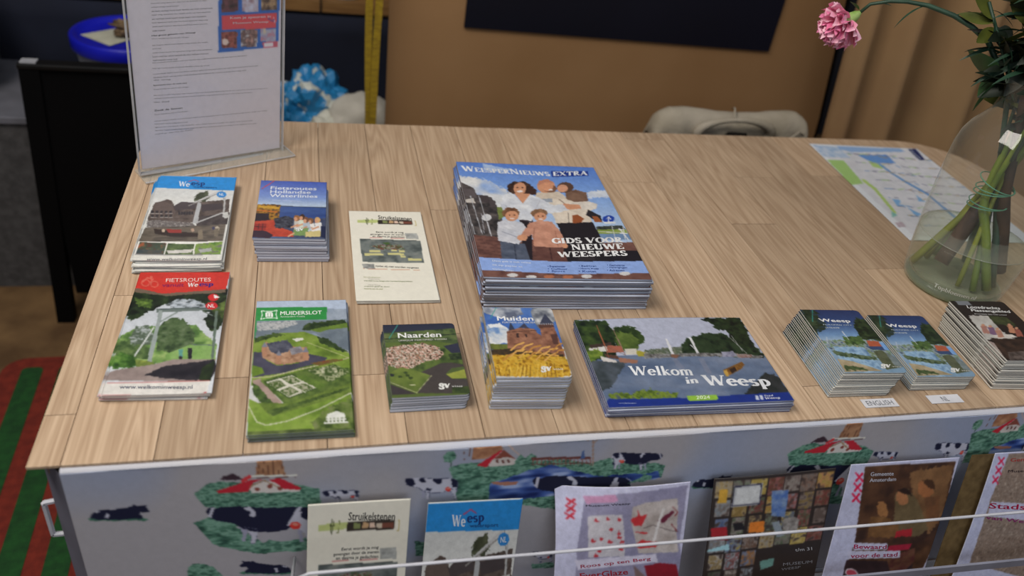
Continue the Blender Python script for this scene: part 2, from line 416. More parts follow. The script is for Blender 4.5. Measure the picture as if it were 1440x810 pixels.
class Item:
    """a booklet, leaflet or magazine: pages, front cover with its print and lettering, back cover"""
    def __init__(s, name, art, W, H, t, curl=flat, radius=0, pages=PAGES, back=(60, 60, 60), m=None, step=4):
        s.name, s.art, s.W, s.H, s.t, s.curl = name, art, W, H, t, curl
        s.top = cover_mesh('cover', art, W, H, curl, t, m=m)
        s.low = cover_mesh('cover', art, W, H, curl, t, step=step, m=m)
        s.pages = block_mesh('pages', W, H, .00028, t - .00028, curl, radius, .00025, pages)
        s.back = block_mesh('back_cover', W, H, .0, .00027, curl, radius, .0, plain(back))
    def make(s, loc, rz=0, top=True, M=None):
        e = empty(s.name, loc, rz)
        if M is not None: e.matrix_world = M
        obj('pages', s.pages, e); obj('back_cover', s.back, e); c = obj('cover', s.top if top else s.low, e)
        if top: letter_objs(s.art, s.W, s.H, s.curl, .00015 + s.t, c)
        return e
ORD = ['top', 'second', 'third', 'fourth', 'fifth', 'sixth', 'seventh', 'eighth', 'ninth', 'tenth', 'eleventh', 'twelfth', 'thirteenth', 'fourteenth', 'fifteenth', 'sixteenth', 'seventeenth', 'eighteenth']
def stack(item, n, top, bot, what, where, cat, group, jit=.0012, rj=.008, toplabel=None):
    """top and bot are (x, y, rotation) of the uppermost and lowest copy"""
    rnd = random.Random(len(what) * 31 + n)
    for k in range(n):                       # k = 0 is the lowest
        f = k / (n - 1); last = k == n - 1
        j = 0 if (last or k == 0) else 1
        x = bot[0] + (top[0] - bot[0]) * f + j * rnd.uniform(-jit, jit); y = bot[1] + (top[1] - bot[1]) * f + j * rnd.uniform(-jit, jit)
        a = bot[2] + (top[2] - bot[2]) * f + j * rnd.uniform(-rj, rj)
        e = item.make((x, y, TZ + .0002 + k * (item.t + .0002)), a, last)
        i = n - 1 - k
        if last: lab = toplabel
        elif k == 0: lab = '%s, bottom copy of %s' % (what, where)
        else: lab = '%s, %s from the top of %s' % (what, ORD[i], where)
        tag(e, lab, cat, group)

# ================================================================ the prints
G1, G2, G3 = (38, 52, 30), (84, 104, 48), (140, 152, 76)
def speck(a, poly, cols, ts, rough=0, rs=2.5): a.P(poly, cols, ts, rough, rs)

# ---- magazine
A_MAG = a = Art(230, 250, [(638.4, 224.8), (834, 235.2), (920, 392.3), (680.8, 387.8)], 210, 297)
a.grad([(0, (84, 124, 205)), (.25, (120, 158, 222)), (.55, (168, 192, 226)), (1, (180, 196, 220))])
a.frame(620, 210, 3.374)
a.P('75,120 200,135 330,200 330,290 80,290', [(120, 158, 222), (205, 208, 214), (236, 234, 230)], 40, 10)
a.P('190,60 330,90 300,110 200,95', [(120, 155, 215), (190, 205, 228)], 30, 5)
a.P('690,200 800,195 840,225 700,232', [(190, 200, 220), (225, 228, 232)], 30, 8)
a.P('80,145 150,178 165,210 235,222 262,262 290,310 290,425 140,425 95,260', [(38, 36, 38), (70, 64, 64), (96, 88, 86)], 9)
a.P('100,180 150,182 165,225 110,215', (88, 80, 82)); a.P('165,210 220,215 225,250 175,240', (66, 58, 60)); a.P('225,230 255,240 262,270 230,268', (74, 66, 68))
a.P('110,232 150,225 160,250 115,246', (200, 192, 185)); a.E(215, 318, 24, 16, (205, 205, 208))
a.P('150,400 290,412 700,440 860,440 955,440 1012,620 205,602', [(84, 54, 50), (108, 72, 64), (122, 84, 74)], 12)
for i in range(9): a.L([(152 + i * 3, 405 + i * 16), (620, 440 + i * 20)], 1.5, (72, 46, 44))
a.P('740,365 860,360 885,385 745,395', [(40, 44, 42), (80, 84, 76)], 6); a.P('745,380 880,378 895,402 750,402', [(118, 140, 60), (148, 160, 80)], 8)
a.P('750,400 900,398 915,428 770,428', (110, 138, 176)); a.P('870,478 950,480 968,530 620,530 640,500', (30, 26, 32))
for x in (130, 165, 205): a.L([(x - 30, 215), (x + 30, 395)], 4, (178, 180, 186))
a.L('100,225 150,420', 3, (190, 192, 198)); a.L('215,330 240,405', 4, (200, 200, 206)); a.L('190,300 205,390', 3, (170, 170, 178))
a.L('815,365 835,428', 3, (210, 212, 216)); a.L('745,388 870,396', 3, (215, 215, 215)); a.L('850,375 895,428', 5, (222, 222, 222)); a.L('868,372 880,425', 4, (222, 222, 222)); a.L('848,380 875,380', 4, (222, 222, 222)); a.L('855,398 888,398', 4, (222, 222, 222))
a.P('262,270 300,268 305,310 275,330', [(90, 110, 50), (120, 130, 70)], 8)
SK = (206, 146, 112); SK2 = (168, 106, 78)
# man
a.P('445,206 490,194 560,200 610,236 690,246 740,258 738,282 700,296 722,345 552,350 528,302 470,290', [(206, 190, 172), (226, 214, 198)], 14, 4)
a.P('550,348 722,344 760,410 800,525 650,525 610,430 570,380', (32, 28, 32)); a.P('640,430 720,430 740,525 660,525', (44, 38, 42))
a.E(497, 172, 42, 32, SK, rough=3); a.E(518, 186, 30, 18, (122, 84, 64), rough=3); a.E(505, 176, 26, 20, (214, 150, 116)); a.P('455,170 462,146 505,140 540,160 500,152', (188, 128, 104)); a.E(520, 190, 10, 4, (235, 225, 220))
a.P('480,232 528,232 530,250 484,250', (150, 158, 170)); a.L('560,235 600,265', 4, (150, 130, 118)); a.L('605,300 610,345', 3, (90, 80, 74))
# small child on his arm
a.E(588, 180, 40, 26, (88, 62, 50), rough=4); a.E(576, 184, 26, 18, (212, 154, 124)); a.P('590,205 640,190 690,205 700,245 640,250 595,235', [(102, 74, 60), (128, 98, 80)], 8, 3); a.P('620,250 700,246 745,262 735,282 650,286', [(206, 196, 184), (226, 218, 208)], 8)
a.P('700,285 760,315 770,345 740,340 690,310', (40, 36, 40)); a.P('625,312 650,308 682,328 668,346 628,350', (146, 78, 44)); a.P('718,315 745,318 770,345 735,345', (150, 84, 48))
# woman
a.P('425,300 440,345 380,335 380,310', (60, 52, 60))
a.E(372, 182, 62, 34, [(40, 26, 22), (84, 58, 46)], 5, 9, 6); a.P('420,165 455,195 445,215 400,205', (60, 40, 34), rough=6)
a.P('288,214 330,203 352,215 385,252 420,212 465,225 530,262 620,258 640,278 560,298 500,298 440,300 432,336 376,330 300,300 282,262', [(196, 200, 210), (226, 228, 232)], 16, 3)
a.P('345,205 424,208 387,254', SK); a.E(372, 182, 30, 30, SK, rough=2); a.E(372, 196, 15, 5, (240, 230, 226)); a.E(360, 178, 5, 3, (70, 44, 36)); a.E(385, 178, 5, 3, (70, 44, 36)); a.P('340,168 372,150 404,165 398,158 372,148', (60, 40, 34))
a.P('578,256 660,262 668,282 600,284', SK, rough=3); a.L('305,262 330,300', 4, (170, 172, 184)); a.L('470,240 440,298', 4, (180, 182, 192))
# children in front
a.P('372,330 430,345 440,520 400,520', (34, 28, 34)); a.P('560,350 620,440 640,530 600,530', (30, 26, 30))
a.P('282,430 402,444 432,528 292,520', [(62, 70, 88), (92, 100, 118)], 10); a.L('350,440 362,524', 5, (48, 54, 70))
a.P('270,342 300,328 385,342 408,372 404,404 372,446 274,428 266,384', [(186, 188, 198), (214, 214, 220)], 14, 3); a.L('290,385 365,412', 5, (158, 160, 172))
a.E(330, 297, 42, 24, [(92, 60, 42), (132, 94, 66)], 5, 5); a.E(336, 312, 32, 24, SK); a.E(338, 324, 13, 4, (226, 200, 190)); a.E(325, 308, 4, 3, (90, 58, 44)); a.E(349, 308, 4, 3, (90, 58, 44))
a.P('446,458 576,460 612,532 470,530', [(84, 52, 48), (106, 70, 62)], 9); a.L('520,462 535,530', 5, (60, 36, 36))
a.P('420,346 468,334 530,342 566,384 604,450 586,462 560,462 445,456 434,400 398,418 384,398', [(182, 126, 104), (208, 152, 128)], 14, 3); a.L('445,370 440,450', 4, (156, 104, 86)); a.L('545,385 560,455', 4, (156, 104, 86))
a.E(466, 301, 40, 22, [(110, 78, 54), (148, 110, 80)], 5, 5); a.E(472, 317, 30, 20, SK); a.E(474, 328, 11, 4, (232, 208, 198)); a.E(463, 314, 4, 3, (90, 58, 44)); a.E(484, 314, 4, 3, (90, 58, 44)); a.E(388, 415, 26, 14, SK, rough=3); a.E(594, 456, 13, 10, SK)
a.E(798, 330, 28, 17, (32, 62, 160)); a.L('798,342 798,322', 5, (230, 232, 240)); a.L('788,330 798,320 808,330', 4, (230, 232, 240)); a.P('775,343 830,343 832,352 778,352', (222, 224, 226))
a.P('174,506 560,528 978,528 1002,584 600,588 190,566', (140, 168, 226)); a.P('180,548 240,560 400,575 190,568', (140, 168, 226))
for x, y in ((345, 592), (435, 601), (520, 599), (610, 601), (700, 598), (880, 586)): a.E(x, y, 26, 9, (170, 104, 74) if x in (520, 610) else (206, 204, 204))
a.P('518,100 696,102 700,125 524,129', (28, 54, 140))
a.T('~W~E~E~S~P~E~R~N~I~E~U~W~S'.replace('~W', 'W', 1).replace('~N', 'N', 1), (84, 70), (505, 100), (94, 96), (238, 240, 244), .05, 'serif')
a.T('EXTRA', (528, 104), (692, 102), (530, 124), (236, 240, 248), .05, 'serif')
a.T('GIDS VOOR', (526, 418), (862, 416), (532, 444), (244, 244, 244), .06, 'serif')
a.T('NIEUWE', (618, 448), (866, 445), (626, 475), (244, 244, 244), .06, 'serif')
a.T('WEESPERS', (555, 482), (884, 478), (562, 508), (244, 244, 244), .06, 'serif')
for k, (t, x) in enumerate([('Deze gids is ook online', 0), ('en op papier te', 0), ('verkrijgbaar', 0)]): a.T(t, (246, 520 + 19 * k), (430 - 40 * k, 530 + 19 * k), (248, 530 + 19 * k), (225, 234, 248), .02)
for x, ls in ((512, ('Evenementen', 'Cultuur', 'Sport')), (660, ('Bedrijven', 'Historie Weesp', 'Kunst')), (795, ('Gemeente', 'Verenigingen', 'Adressen'))):
    for k, t in enumerate(ls): a.T('• ' + t, (x, 546 + 12 * k - (4 if x > 700 else 0)), (x + 95 - 12 * (k != 1), 547 + 12 * k - (4 if x > 700 else 0)), (x + 1, 555 + 12 * k - (4 if x > 700 else 0)), (40, 66, 140), .02)

# ---- booklets with a fortress town
def gv(a, x, y, w, c=(236, 236, 232)):
    h = w * .55
    a.T('gv', (x, y), (x + w, y - 1), (x + 1, y + h), c, .1, 'serif'); a.T('visit', (x + w * 1.15, y + h * .3), (x + w * 2.1, y + h * .28), (x + w * 1.16, y + h * .55), c, .0)
A_NAA = a = Art(120, 150, [(537.8, 457.8), (638.9, 453.8), (661, 553.3), (551, 561)], 80, 118, radius=5)
a.grad([(0, (40, 44, 62)), (.1, (46, 50, 66)), (.14, (52, 66, 46)), (.3, (70, 86, 52)), (1, (82, 98, 46))])
a.frame(520, 420, 4.5)
a.P('80,225 545,185 560,260 95,300', [(48, 62, 44), (84, 102, 58), (104, 112, 70)], 10); a.L('90,262 560,222', 5, (36, 48, 36))
a.P('90,285 420,270 560,290 600,420 120,500', [G1, G2, (96, 108, 56)], 12)
a.P('100,315 200,300 340,282 430,300 470,350 430,385 350,400 250,455 160,440 100,430', [(52, 56, 38), (150, 104, 88), (206, 168, 150), (222, 208, 196), (70, 72, 50), (198, 140, 118)], 2.2, 8, o=2)
a.P('470,300 560,280 580,340 520,345', (46, 48, 66)); a.P('500,350 580,345 590,385 510,385', [(30, 42, 28), (60, 74, 44)], 4)
a.P('320,470 450,410 520,405 600,415 615,425 520,440 480,480 520,505 628,505 632,595 350,600 300,600 385,488', (66, 60, 58))
a.P('128,530 290,592 385,488 300,460 200,440 120,480', [(86, 104, 44), (122, 138, 62)], 14); a.L('130,536 296,598 392,488', 4, (176, 176, 130))
a.P('128,548 290,604 140,616', (58, 52, 54)); a.P('485,478 600,445 625,500 520,505', [(132, 142, 56), (156, 160, 70)], 12)
a.P('128,480 155,485 150,500 128,498', (40, 44, 48)); a.E(270, 550, 20, 4, (190, 190, 150)); a.P('520,560 632,550 632,595 520,598', [(38, 52, 30), (70, 84, 40)], 6)
for x, y in ((190, 500), (240, 490), (260, 505), (225, 475)): a.E(x, y, 14, 8, (54, 70, 34), rough=4)
a.L('178,168 122,256', 5, (60, 150, 140))
a.T('Naarden', (176, 222), (452, 212), (180, 254), (242, 242, 240), .07); a.T('UNIQUE FORTIFIED TOWN', (182, 266), (488, 252), (184, 276), (216, 214, 208), .02, 'sans')
gv(a, 434, 536, 72)

A_MUI = a = Art(120, 150, [(676.7, 433.3), (777.8, 434.4), (804.4, 526.7), (700, 528.9)], 80, 118, radius=5)
a.frame(520, 420, 4.5)
a.P('600,40 1300,40 1300,300 700,330', [(52, 92, 168), (92, 128, 190)], 20)
a.P('700,55 950,60 980,105 900,135 780,110 710,90', [(92, 100, 120), (160, 166, 178), (200, 204, 210)], 14, 14, 8); a.P('1030,60 1180,65 1190,150 1080,200 1030,100', [(84, 88, 100), (150, 154, 160), (206, 204, 204)], 12, 12, 8)
a.P('725,190 820,160 880,200 870,290 760,290 735,230', [(96, 134, 190), (196, 204, 214), (226, 226, 226)], 10, 12, 8); a.P('740,170 820,165 860,185 760,190', (226, 228, 230), rough=4)
a.P('760,290 880,292 890,325 770,325', [(118, 128, 50), (76, 84, 44)], 8)
a.P('868,215 900,200 955,190 1045,195 1070,225 1090,235 1080,170 1165,165 1215,290 1240,360 880,350', [(104, 66, 52), (138, 92, 72), (160, 112, 88)], 5, 2)
a.P('880,205 890,155 922,200', (52, 58, 78)); a.P('945,190 980,160 1012,192', (60, 60, 78)); a.P('1078,170 1115,100 1168,160', (58, 62, 82)); a.P('1072,168 1170,160 1175,185 1078,190', (88, 58, 50))
for x in range(1078, 1172, 14): a.P([(x, 160), (x + 7, 159), (x + 8, 170), (x + 1, 170)], (150, 150, 160))
a.P('930,225 945,222 950,250 935,252', (60, 42, 40)); a.P('985,230 1000,228 1004,246 990,248', (60, 42, 40)); a.P('1150,230 1190,225 1200,290 1165,290', (84, 54, 48)); a.L('870,218 1060,205', 5, (90, 58, 48))
a.P('765,325 900,320 1230,350 1230,380 780,370', [(44, 38, 30), (84, 60, 34)], 4, 6)
a.P('775,360 980,350 1240,360 1275,470 1200,482 810,482', [(122, 84, 22), (186, 138, 34), (214, 172, 60), (150, 118, 34)], 4, 8)
for i in range(26):
    x = 900 + (i * 53) % 320; y = 350 - (i * 29) % 70; a.L([(x - 50, y + 40), (x - 15, y + 8), (x + 30, y - 10 + (i * 13) % 22)], 8, (214, 162, 86) if i % 3 else (184, 128, 60))
for i in range(30): x = 790 + (i * 97) % 450; a.L([(x, 480), (x + 14 - (i % 5) * 6, 400 + (i * 31) % 40)], 6, [(206, 160, 40), (140, 100, 26), (224, 186, 78)][i % 3])
a.L('795,62 760,130', 5, (60, 150, 140))
a.T('Muiden', (800, 118), (1036, 118), (806, 146), (244, 244, 244), .07); a.T('FORTRESS ON THE SEA', (838, 152), (1052, 152), (840, 162), (220, 222, 226), .02)
gv(a, 1084, 420, 66)

# ---- town booklets
def weesp(quad, dx, dy):
    a = Art(110, 150, quad, 80, 118, radius=5)
    a.grad([(0, (34, 48, 92)), (.2, (44, 66, 116)), (.42, (110, 146, 190)), (.5, (150, 176, 204)), (1, (120, 150, 176))])
    a.frame(1080 + dx, 400 + dy, 4)
    a.P('200,125 290,135 330,200 350,230 310,262 240,240', [(16, 26, 18), (34, 48, 28), (40, 58, 80)], 5, 12); a.P('215,150 290,190 300,280 270,300', [(20, 32, 22), (58, 74, 48)], 5, 14)
    a.P('500,165 545,170 600,240 640,300 540,310 500,240 490,190', [(14, 24, 16), (34, 50, 28), (52, 68, 38)], 5, 10)
    a.P('320,310 600,290 680,340 700,400 620,400 400,380 340,350', [(74, 92, 110), (160, 172, 182), (96, 124, 88), (176, 150, 130)], 4, 6); a.P('430,285 520,275 560,320 450,330', [(40, 60, 34), (90, 118, 60)], 5, 8)
    a.P('555,298 620,300 640,330 570,335', (176, 88, 60)); a.P('555,334 650,330 670,352 580,352', (52, 70, 110)); a.P('620,305 660,310 690,350 650,350', (120, 164, 220))
    a.P('380,345 540,340 640,470 560,500 420,440', [(116, 152, 190), (156, 188, 214), (96, 130, 168)], 8); a.P('370,370 480,385 600,395 620,415 520,415 390,395', [(44, 62, 40), (110, 126, 96)], 3, 6)
    a.P('590,360 640,355 740,450 660,470', [(66, 72, 50), (90, 96, 72)], 6); a.P('650,360 720,400 760,450 700,440', [(130, 140, 144), (96, 110, 110)], 5)
    a.P('400,420 480,430 640,478 440,500', [(186, 170, 140), (150, 134, 104)], 8); a.P('430,455 520,462 570,480 450,490', [(40, 56, 34), (80, 96, 56)], 4, 8)
    a.L('428,250 462,300', 3, (210, 214, 220)); a.L('345,290 350,330', 3, (210, 214, 220)); a.L('272,130 272,200', 4, (50, 150, 140))
    a.T('Weesp', (300, 180), (462, 176), (318, 205), (244, 244, 244), .07); a.T('FORTIFIED CITY', (326, 213), (478, 208), (330, 219), (200, 210, 220), .02); a.T('ON THE WATER', (338, 230), (412, 227), (342, 238), (200, 210, 220), .02)
    gv(a, 628, 436, 52)
    return a
A_WEE = weesp([(1131, 432.5), (1207.5, 429.5), (1272.5, 520), (1190, 526)], 0, 0)
A_LOO = a = Art(110, 150, [(1340, 422.5), (1410, 420), (1493, 500), (1417.5, 502.5)], 80, 118, base=(34, 26, 24), radius=5)
a.frame(1080, 400, 4)
a.P('1060,80 1130,82 1160,110 1090,112', (120, 124, 130)); a.P('1140,170 1240,165 1320,250 1400,300 1330,290 1240,300', [(170, 166, 160), (206, 204, 198)], 14, 5)
a.P('1240,160 1340,170 1400,220 1280,210', [(44, 50, 30), (70, 78, 44)], 6, 6); a.P('1230,300 1290,320 1340,390 1310,385', [(190, 176, 168), (150, 130, 124)], 8)
a.P('1260,290 1430,290 1600,400 1340,405', [(34, 24, 20), (66, 46, 36)], 8); a.P('1270,275 1370,265 1400,280 1300,294', (212, 204, 196))
for x, y, c in ((1225, 240, (170, 120, 108)), (1262, 245, (120, 90, 120)), (1300, 258, (180, 130, 110)), (1362, 232, (190, 130, 100)), (1400, 250, (150, 84, 70))): a.P([(x - 18, y - 14), (x + 10, y - 16), (x + 34, y + 26), (x - 2, y + 26)], c, rough=4); a.E(x - 6, y - 20, 9, 7, (196, 140, 112))
a.P('1350,365 1440,355 1500,400 1360,408', [(60, 50, 46), (110, 96, 90)], 4)
a.T('Loosdrechts', (1128, 112), (1300, 112), (1136, 128), (240, 240, 238), .06); a.T('Plassengebied', (1150, 132), (1354, 130), (1160, 150), (240, 240, 238), .06); a.T('BOATING ON THE LAKES', (1172, 156), (1340, 155), (1174, 162), (200, 200, 198), .02)
gv(a, 1560, 388, 40)

# ---- town guide
A_WEL = a = Art(260, 130, [(807.7, 447.7), (1038, 447.7), (1117, 562.2), (858.5, 571.7)], 213, 148)
a.frame(790, 430, 4.235)
a.P('0,0 1440,0 1440,300 0,300', (176, 180, 200)); a.P('60,290 1240,285 1400,600 200,600', [(72, 88, 118), (92, 108, 136), (118, 130, 154)], 22, st=.35)
a.P('60,320 400,320 300,480 240,500', [(40, 48, 50), (84, 92, 104)], 18, 10)
a.P('60,75 270,85 320,160 330,290 140,330 100,250', [(14, 24, 14), (40, 58, 26), (62, 82, 34)], 9, 10); a.P('310,130 380,115 440,130 490,180 495,210 430,250 330,250', [(26, 42, 18), (54, 74, 30)], 8, 10); a.P('320,150 420,160 460,200 460,260 420,270 340,250', [(60, 80, 30), (98, 118, 50)], 7, 10)
a.P('710,240 740,200 840,165 950,165 1010,200 1110,240 1200,290 1200,315 820,290 720,280', [(12, 22, 14), (34, 50, 28), (44, 60, 36)], 8, 8)
a.P('815,78 1050,75 1170,280 1080,250 1010,220 980,160 905,130 870,98', [(10, 16, 10), (26, 38, 20), (36, 52, 26)], 6, 14, 5)
a.P('1090,520 1210,395 1290,420 1350,515 1100,525', [(24, 30, 28), (46, 48, 50)], 8, 8)
a.P('500,260 720,240 720,290 490,296', [(120, 124, 120), (70, 84, 60), (156, 150, 146)], 3.5, 6); a.P('490,285 820,280 980,280 1200,300 1180,315 980,300 760,300 500,310', [(70, 66, 64), (150, 150, 152)], 2.5, 4)
a.P('165,245 260,222 310,232 300,262 170,265', (212, 210, 206)); a.P('270,230 360,232 380,270 280,272', (160, 92, 72)); a.P('380,250 450,250 460,285 390,285', (204, 198, 186)); a.P('165,225 300,210 300,228 180,245', (60, 46, 40))
a.P('140,260 220,250 260,290 160,330', [(70, 96, 30), (120, 140, 50)], 5, 10); a.P('450,260 500,270 495,296 455,292', (160, 150, 50), rough=6)
a.P('232,290 330,318 335,332 250,322', (206, 200, 196)); a.P('340,300 460,318 455,338 350,330', (150, 104, 84)); a.P('260,280 340,290 350,312 270,300', (84, 56, 46))
a.L('210,110 262,232', 6, (150, 84, 56)); a.L('262,232 285,300', 5, (130, 76, 52)); a.L('308,135 385,285', 5, (140, 110, 96)); a.L('262,232 390,290', 2, (110, 90, 80))
a.P('618,195 632,198 682,300 662,300', (216, 216, 220)); a.L('655,240 662,290', 4, (200, 200, 204)); a.P('755,186 772,192 822,280 808,282', (218, 218, 222)); a.L('768,232 800,262', 5, (206, 206, 210)); a.P('655,285 700,290 695,308 660,306', (120, 84, 66))
a.P('950,275 1020,270 1040,300 960,305', [(110, 108, 130), (160, 160, 180)], 3); a.P('1040,285 1130,290 1125,310 1050,308', [(120, 84, 76), (160, 150, 150)], 3); a.L('990,185 1100,285', 3, (150, 150, 150)); a.L('1005,180 1075,270', 3, (150, 150, 150))
a.P('815,310 845,310 900,400 870,400', (126, 130, 150), op=.6); a.P('660,310 690,310 740,370 700,370', (126, 130, 150), op=.5)
a.P('965,380 1070,332 1088,350 1070,375 985,420', [(96, 60, 24), (150, 104, 44)], 5); a.P('1000,375 1030,362 1045,385 1015,402', (46, 30, 22)); a.P('965,385 985,378 1000,415 985,420', (190, 150, 70))
a.P('290,510 420,515 520,490 700,515 690,545 300,550', [(62, 84, 30), (120, 140, 40), (70, 84, 90)], 5, 16, 5)
a.P('285,548 560,548 850,540 1120,522 1345,512 1385,560 1100,578 800,596 320,602 255,600', (22, 44, 128))
a.P('756,530 925,524 940,546 930,556 770,564 760,548', (140, 186, 60))
a.T('Welkom', (400, 352), (768, 357), (418, 408), (240, 242, 246), .0, 'serif'); a.T('in', (738, 422), (808, 419), (752, 460), (240, 242, 246), .03, 'serif'); a.T('Weesp', (832, 410), (1216, 416), (872, 490), (240, 242, 246), .03, 'serif')
a.T('2024', (808, 532), (888, 530), (812, 552), (230, 244, 210), .05); a.T('www.welkominweesp.nl', (346, 570), (452, 570), (348, 580), (176, 190, 226), .0)
a.P('1155,532 1172,531 1180,556 1162,557', (206, 212, 230)); a.P('1180,531 1198,530 1206,555 1188,556', (206, 212, 230)); a.T('Stad', (1206, 528), (1256, 526), (1210, 538), (216, 222, 240), .02); a.T('Weesp', (1210, 542), (1298, 538), (1216, 558), (226, 230, 244), .02, 'serif')

# ---- cycling leaflet, red head
A_RED = a = Art(130, 200, [(198, 381), (322.5, 383), (299, 551), (143, 558)], 99, 210)
a.grad([(0, (190, 196, 204)), (1, (210, 214, 220))])
a.frame(130, 370, 3.855)
a.P('150,390 260,340 560,330 680,440 650,520 100,560', [(70, 104, 50), (112, 148, 76), (150, 176, 104)], 8, 6)
a.P('120,440 160,420 240,400 330,470 330,520 130,510', [(52, 76, 40), (104, 128, 72)], 5, 8); a.P('200,400 240,340 310,330 340,400 320,440 210,440', [(110, 122, 110), (70, 86, 66), (190, 196, 200)], 4, 8)
a.P('350,470 355,340 430,290 500,300 560,380 545,440 440,480', [(40, 58, 34), (72, 94, 56), (100, 118, 84)], 6, 10)
a.P('540,435 670,440 670,520 400,520 400,490', [(116, 156, 80), (146, 180, 106)], 10); a.L('540,437 670,440', 4, (90, 104, 104))
a.P('95,535 150,480 235,500 250,560 110,580', [(34, 66, 22), (66, 108, 40), (110, 150, 66)], 5, 9); a.P('235,520 330,530 340,545 240,562', [(150, 160, 70), (90, 110, 50)], 5)
a.P('80,600 130,580 340,545 440,518 670,515 640,635 70,640', [(140, 124, 120), (164, 148, 142)], 14); a.P('285,608 380,560 660,515 680,560 640,632 480,628', [(26, 24, 32), (48, 44, 50)], 10, 6); a.P('600,560 668,520 645,635 580,628', [(24, 34, 20), (44, 60, 30)], 6)
a.P('215,145 740,140 720,265 690,350 640,360 600,300 640,265 560,235 470,195 420,215 370,235 300,260 260,290 200,310 185,270', [(14, 18, 14), (30, 44, 24), (52, 70, 36)], 7, 14, 5); a.P('230,180 330,190 320,235 250,230', [(44, 66, 26), (120, 150, 60)], 5, 9); a.P('400,215 470,190 560,195 640,230 600,245 440,240', [(40, 46, 46), (170, 180, 190), (200, 206, 214)], 5, 9); a.P('350,240 690,235 690,250 350,262', (104, 116, 112)); a.P('640,250 730,180 710,300', [(30, 42, 20), (110, 130, 60)], 6, 8)
a.P('365,250 385,252 325,532 300,528', (150, 160, 158)); a.P('665,255 680,255 660,510 645,515', (96, 112, 100)); a.L('460,262 372,312', 8, (140, 152, 148)); a.L('335,345 232,500', 8, (206, 210, 208)); a.L('600,258 650,280', 6, (110, 120, 116)); a.L('372,243 690,240', 5, (70, 84, 84))
a.P('470,465 495,460 492,510 475,512', (90, 150, 140)); a.P('520,455 545,455 542,508 522,508', (34, 32, 40)); a.E(482, 508, 10, 9, (40, 40, 44)); a.E(532, 506, 10, 9, (30, 30, 34))
a.P('200,20 260,42 742,50 720,142 380,165 215,128', (204, 50, 40)); a.P('215,126 280,135 380,160 720,140 715,158 400,172 230,150', (110, 92, 76), rough=3)
a.E(290, 100, 24, 20, (214, 100, 84)); a.E(290, 100, 18, 15, (204, 50, 40)); a.E(338, 108, 22, 18, (214, 100, 84)); a.E(338, 108, 17, 13, (204, 50, 40)); a.L('275,95 300,72 330,82 315,98', 7, (214, 100, 84)); a.E(322, 70, 9, 6, (214, 100, 84))
a.E(654, 184, 28, 20, (204, 40, 40)); a.P('655,166 690,184 660,190', (236, 230, 230)); a.E(645, 228, 32, 20, (204, 40, 44))
a.P('75,650 640,632 628,700 40,752 30,720', (226, 222, 216)); a.L('78,652 640,634', 4, (190, 90, 90)); a.P('50,722 300,715 600,702 620,690 625,705 60,735', (190, 90, 96))
a.T('FIETSROUTES', (402, 78), (640, 79), (400, 98), (246, 226, 220), -.005); a.T('vanuit', (382, 106), (500, 106), (378, 124), (150, 34, 90), .06, 'sans'); a.T('We', (518, 104), (576, 104), (514, 126), (240, 232, 230), .04, 'serif'); a.T('esp', (580, 108), (655, 108), (576, 130), (60, 40, 130), .03, 'serif')
a.T('NL', (626, 220), (664, 220), (624, 238), (246, 236, 236), .05); a.T('www.welkominweesp.nl', (150, 664), (548, 658), (146, 692), (60, 70, 96), .04)

# ---- castle leaflet
A_SLO = a = Art(140, 200, [(361, 423.7), (485.6, 421.3), (497.5, 607), (346.3, 612)], 99, 210)
a.frame(330, 400, 3.375)
a.P('0,0 600,0 600,250 0,270', [(128, 142, 160), (166, 176, 190)], 20); a.P('90,60 560,60 560,115 90,115', (178, 192, 214)); a.P('95,175 540,165 545,320 440,280 380,230 200,240 90,260', [(96, 108, 120), (118, 130, 140)], 16)
a.P('95,180 280,172 300,185 220,210 110,220', [(110, 120, 126), (190, 190, 190), (150, 154, 156)], 2, 5)
a.P('325,200 340,185 520,165 530,185 440,205 380,218 320,215', [(28, 44, 24), (62, 80, 40)], 5, 5); a.P('350,215 540,180 535,205 440,215 400,228', [(104, 130, 50), (84, 108, 44)], 8)
a.P('90,255 200,232 330,225 400,250 460,290 545,330 555,480 80,480 82,380', [(76, 100, 34), (112, 138, 50), (132, 154, 66)], 12); a.P('95,252 190,230 240,240 180,250 95,275', [(36, 52, 26), (70, 90, 40)], 6, 5); a.P('385,245 440,260 520,310 545,325 500,320 400,275', [(34, 50, 26), (60, 80, 40)], 5, 6)
a.P('92,320 130,320 150,360 200,385 300,375 350,330 440,350 420,370 330,390 230,420 90,440 82,400', [(58, 58, 74), (74, 72, 90)], 12); a.P('82,380 130,395 140,420 84,438', [(110, 138, 44), (90, 118, 40)], 6)
a.P('130,290 150,270 165,285 240,265 260,290 300,300 340,295 352,350 330,365 270,375 200,382 130,345', [(128, 92, 70), (168, 128, 100), (190, 152, 124)], 5, 2); a.P('150,280 245,262 275,295 250,320 200,330 170,320', [(58, 60, 76), (92, 94, 108)], 3, 3); a.P('255,305 310,292 325,320 270,335', [(110, 104, 112), (150, 150, 158)], 3)
for x, y in ((141, 290), (207, 330), (335, 315)): a.P([(x - 14, y + 4), (x + 14, y + 4), (x + 12, y + 48), (x - 12, y + 48)], (170, 124, 96)); a.P([(x - 14, y + 6), (x, y - 18), (x + 14, y + 6)], (120, 122, 136))
a.P('270,258 320,252 325,262 290,272', (214, 212, 204)); a.L('340,275 540,350', 3, (170, 176, 120)); a.L('84,442 160,440 300,405 470,370 540,350', 4, (196, 186, 160)); a.P('355,375 470,355 520,360 400,388', [(120, 70, 44), (96, 100, 44)], 4)
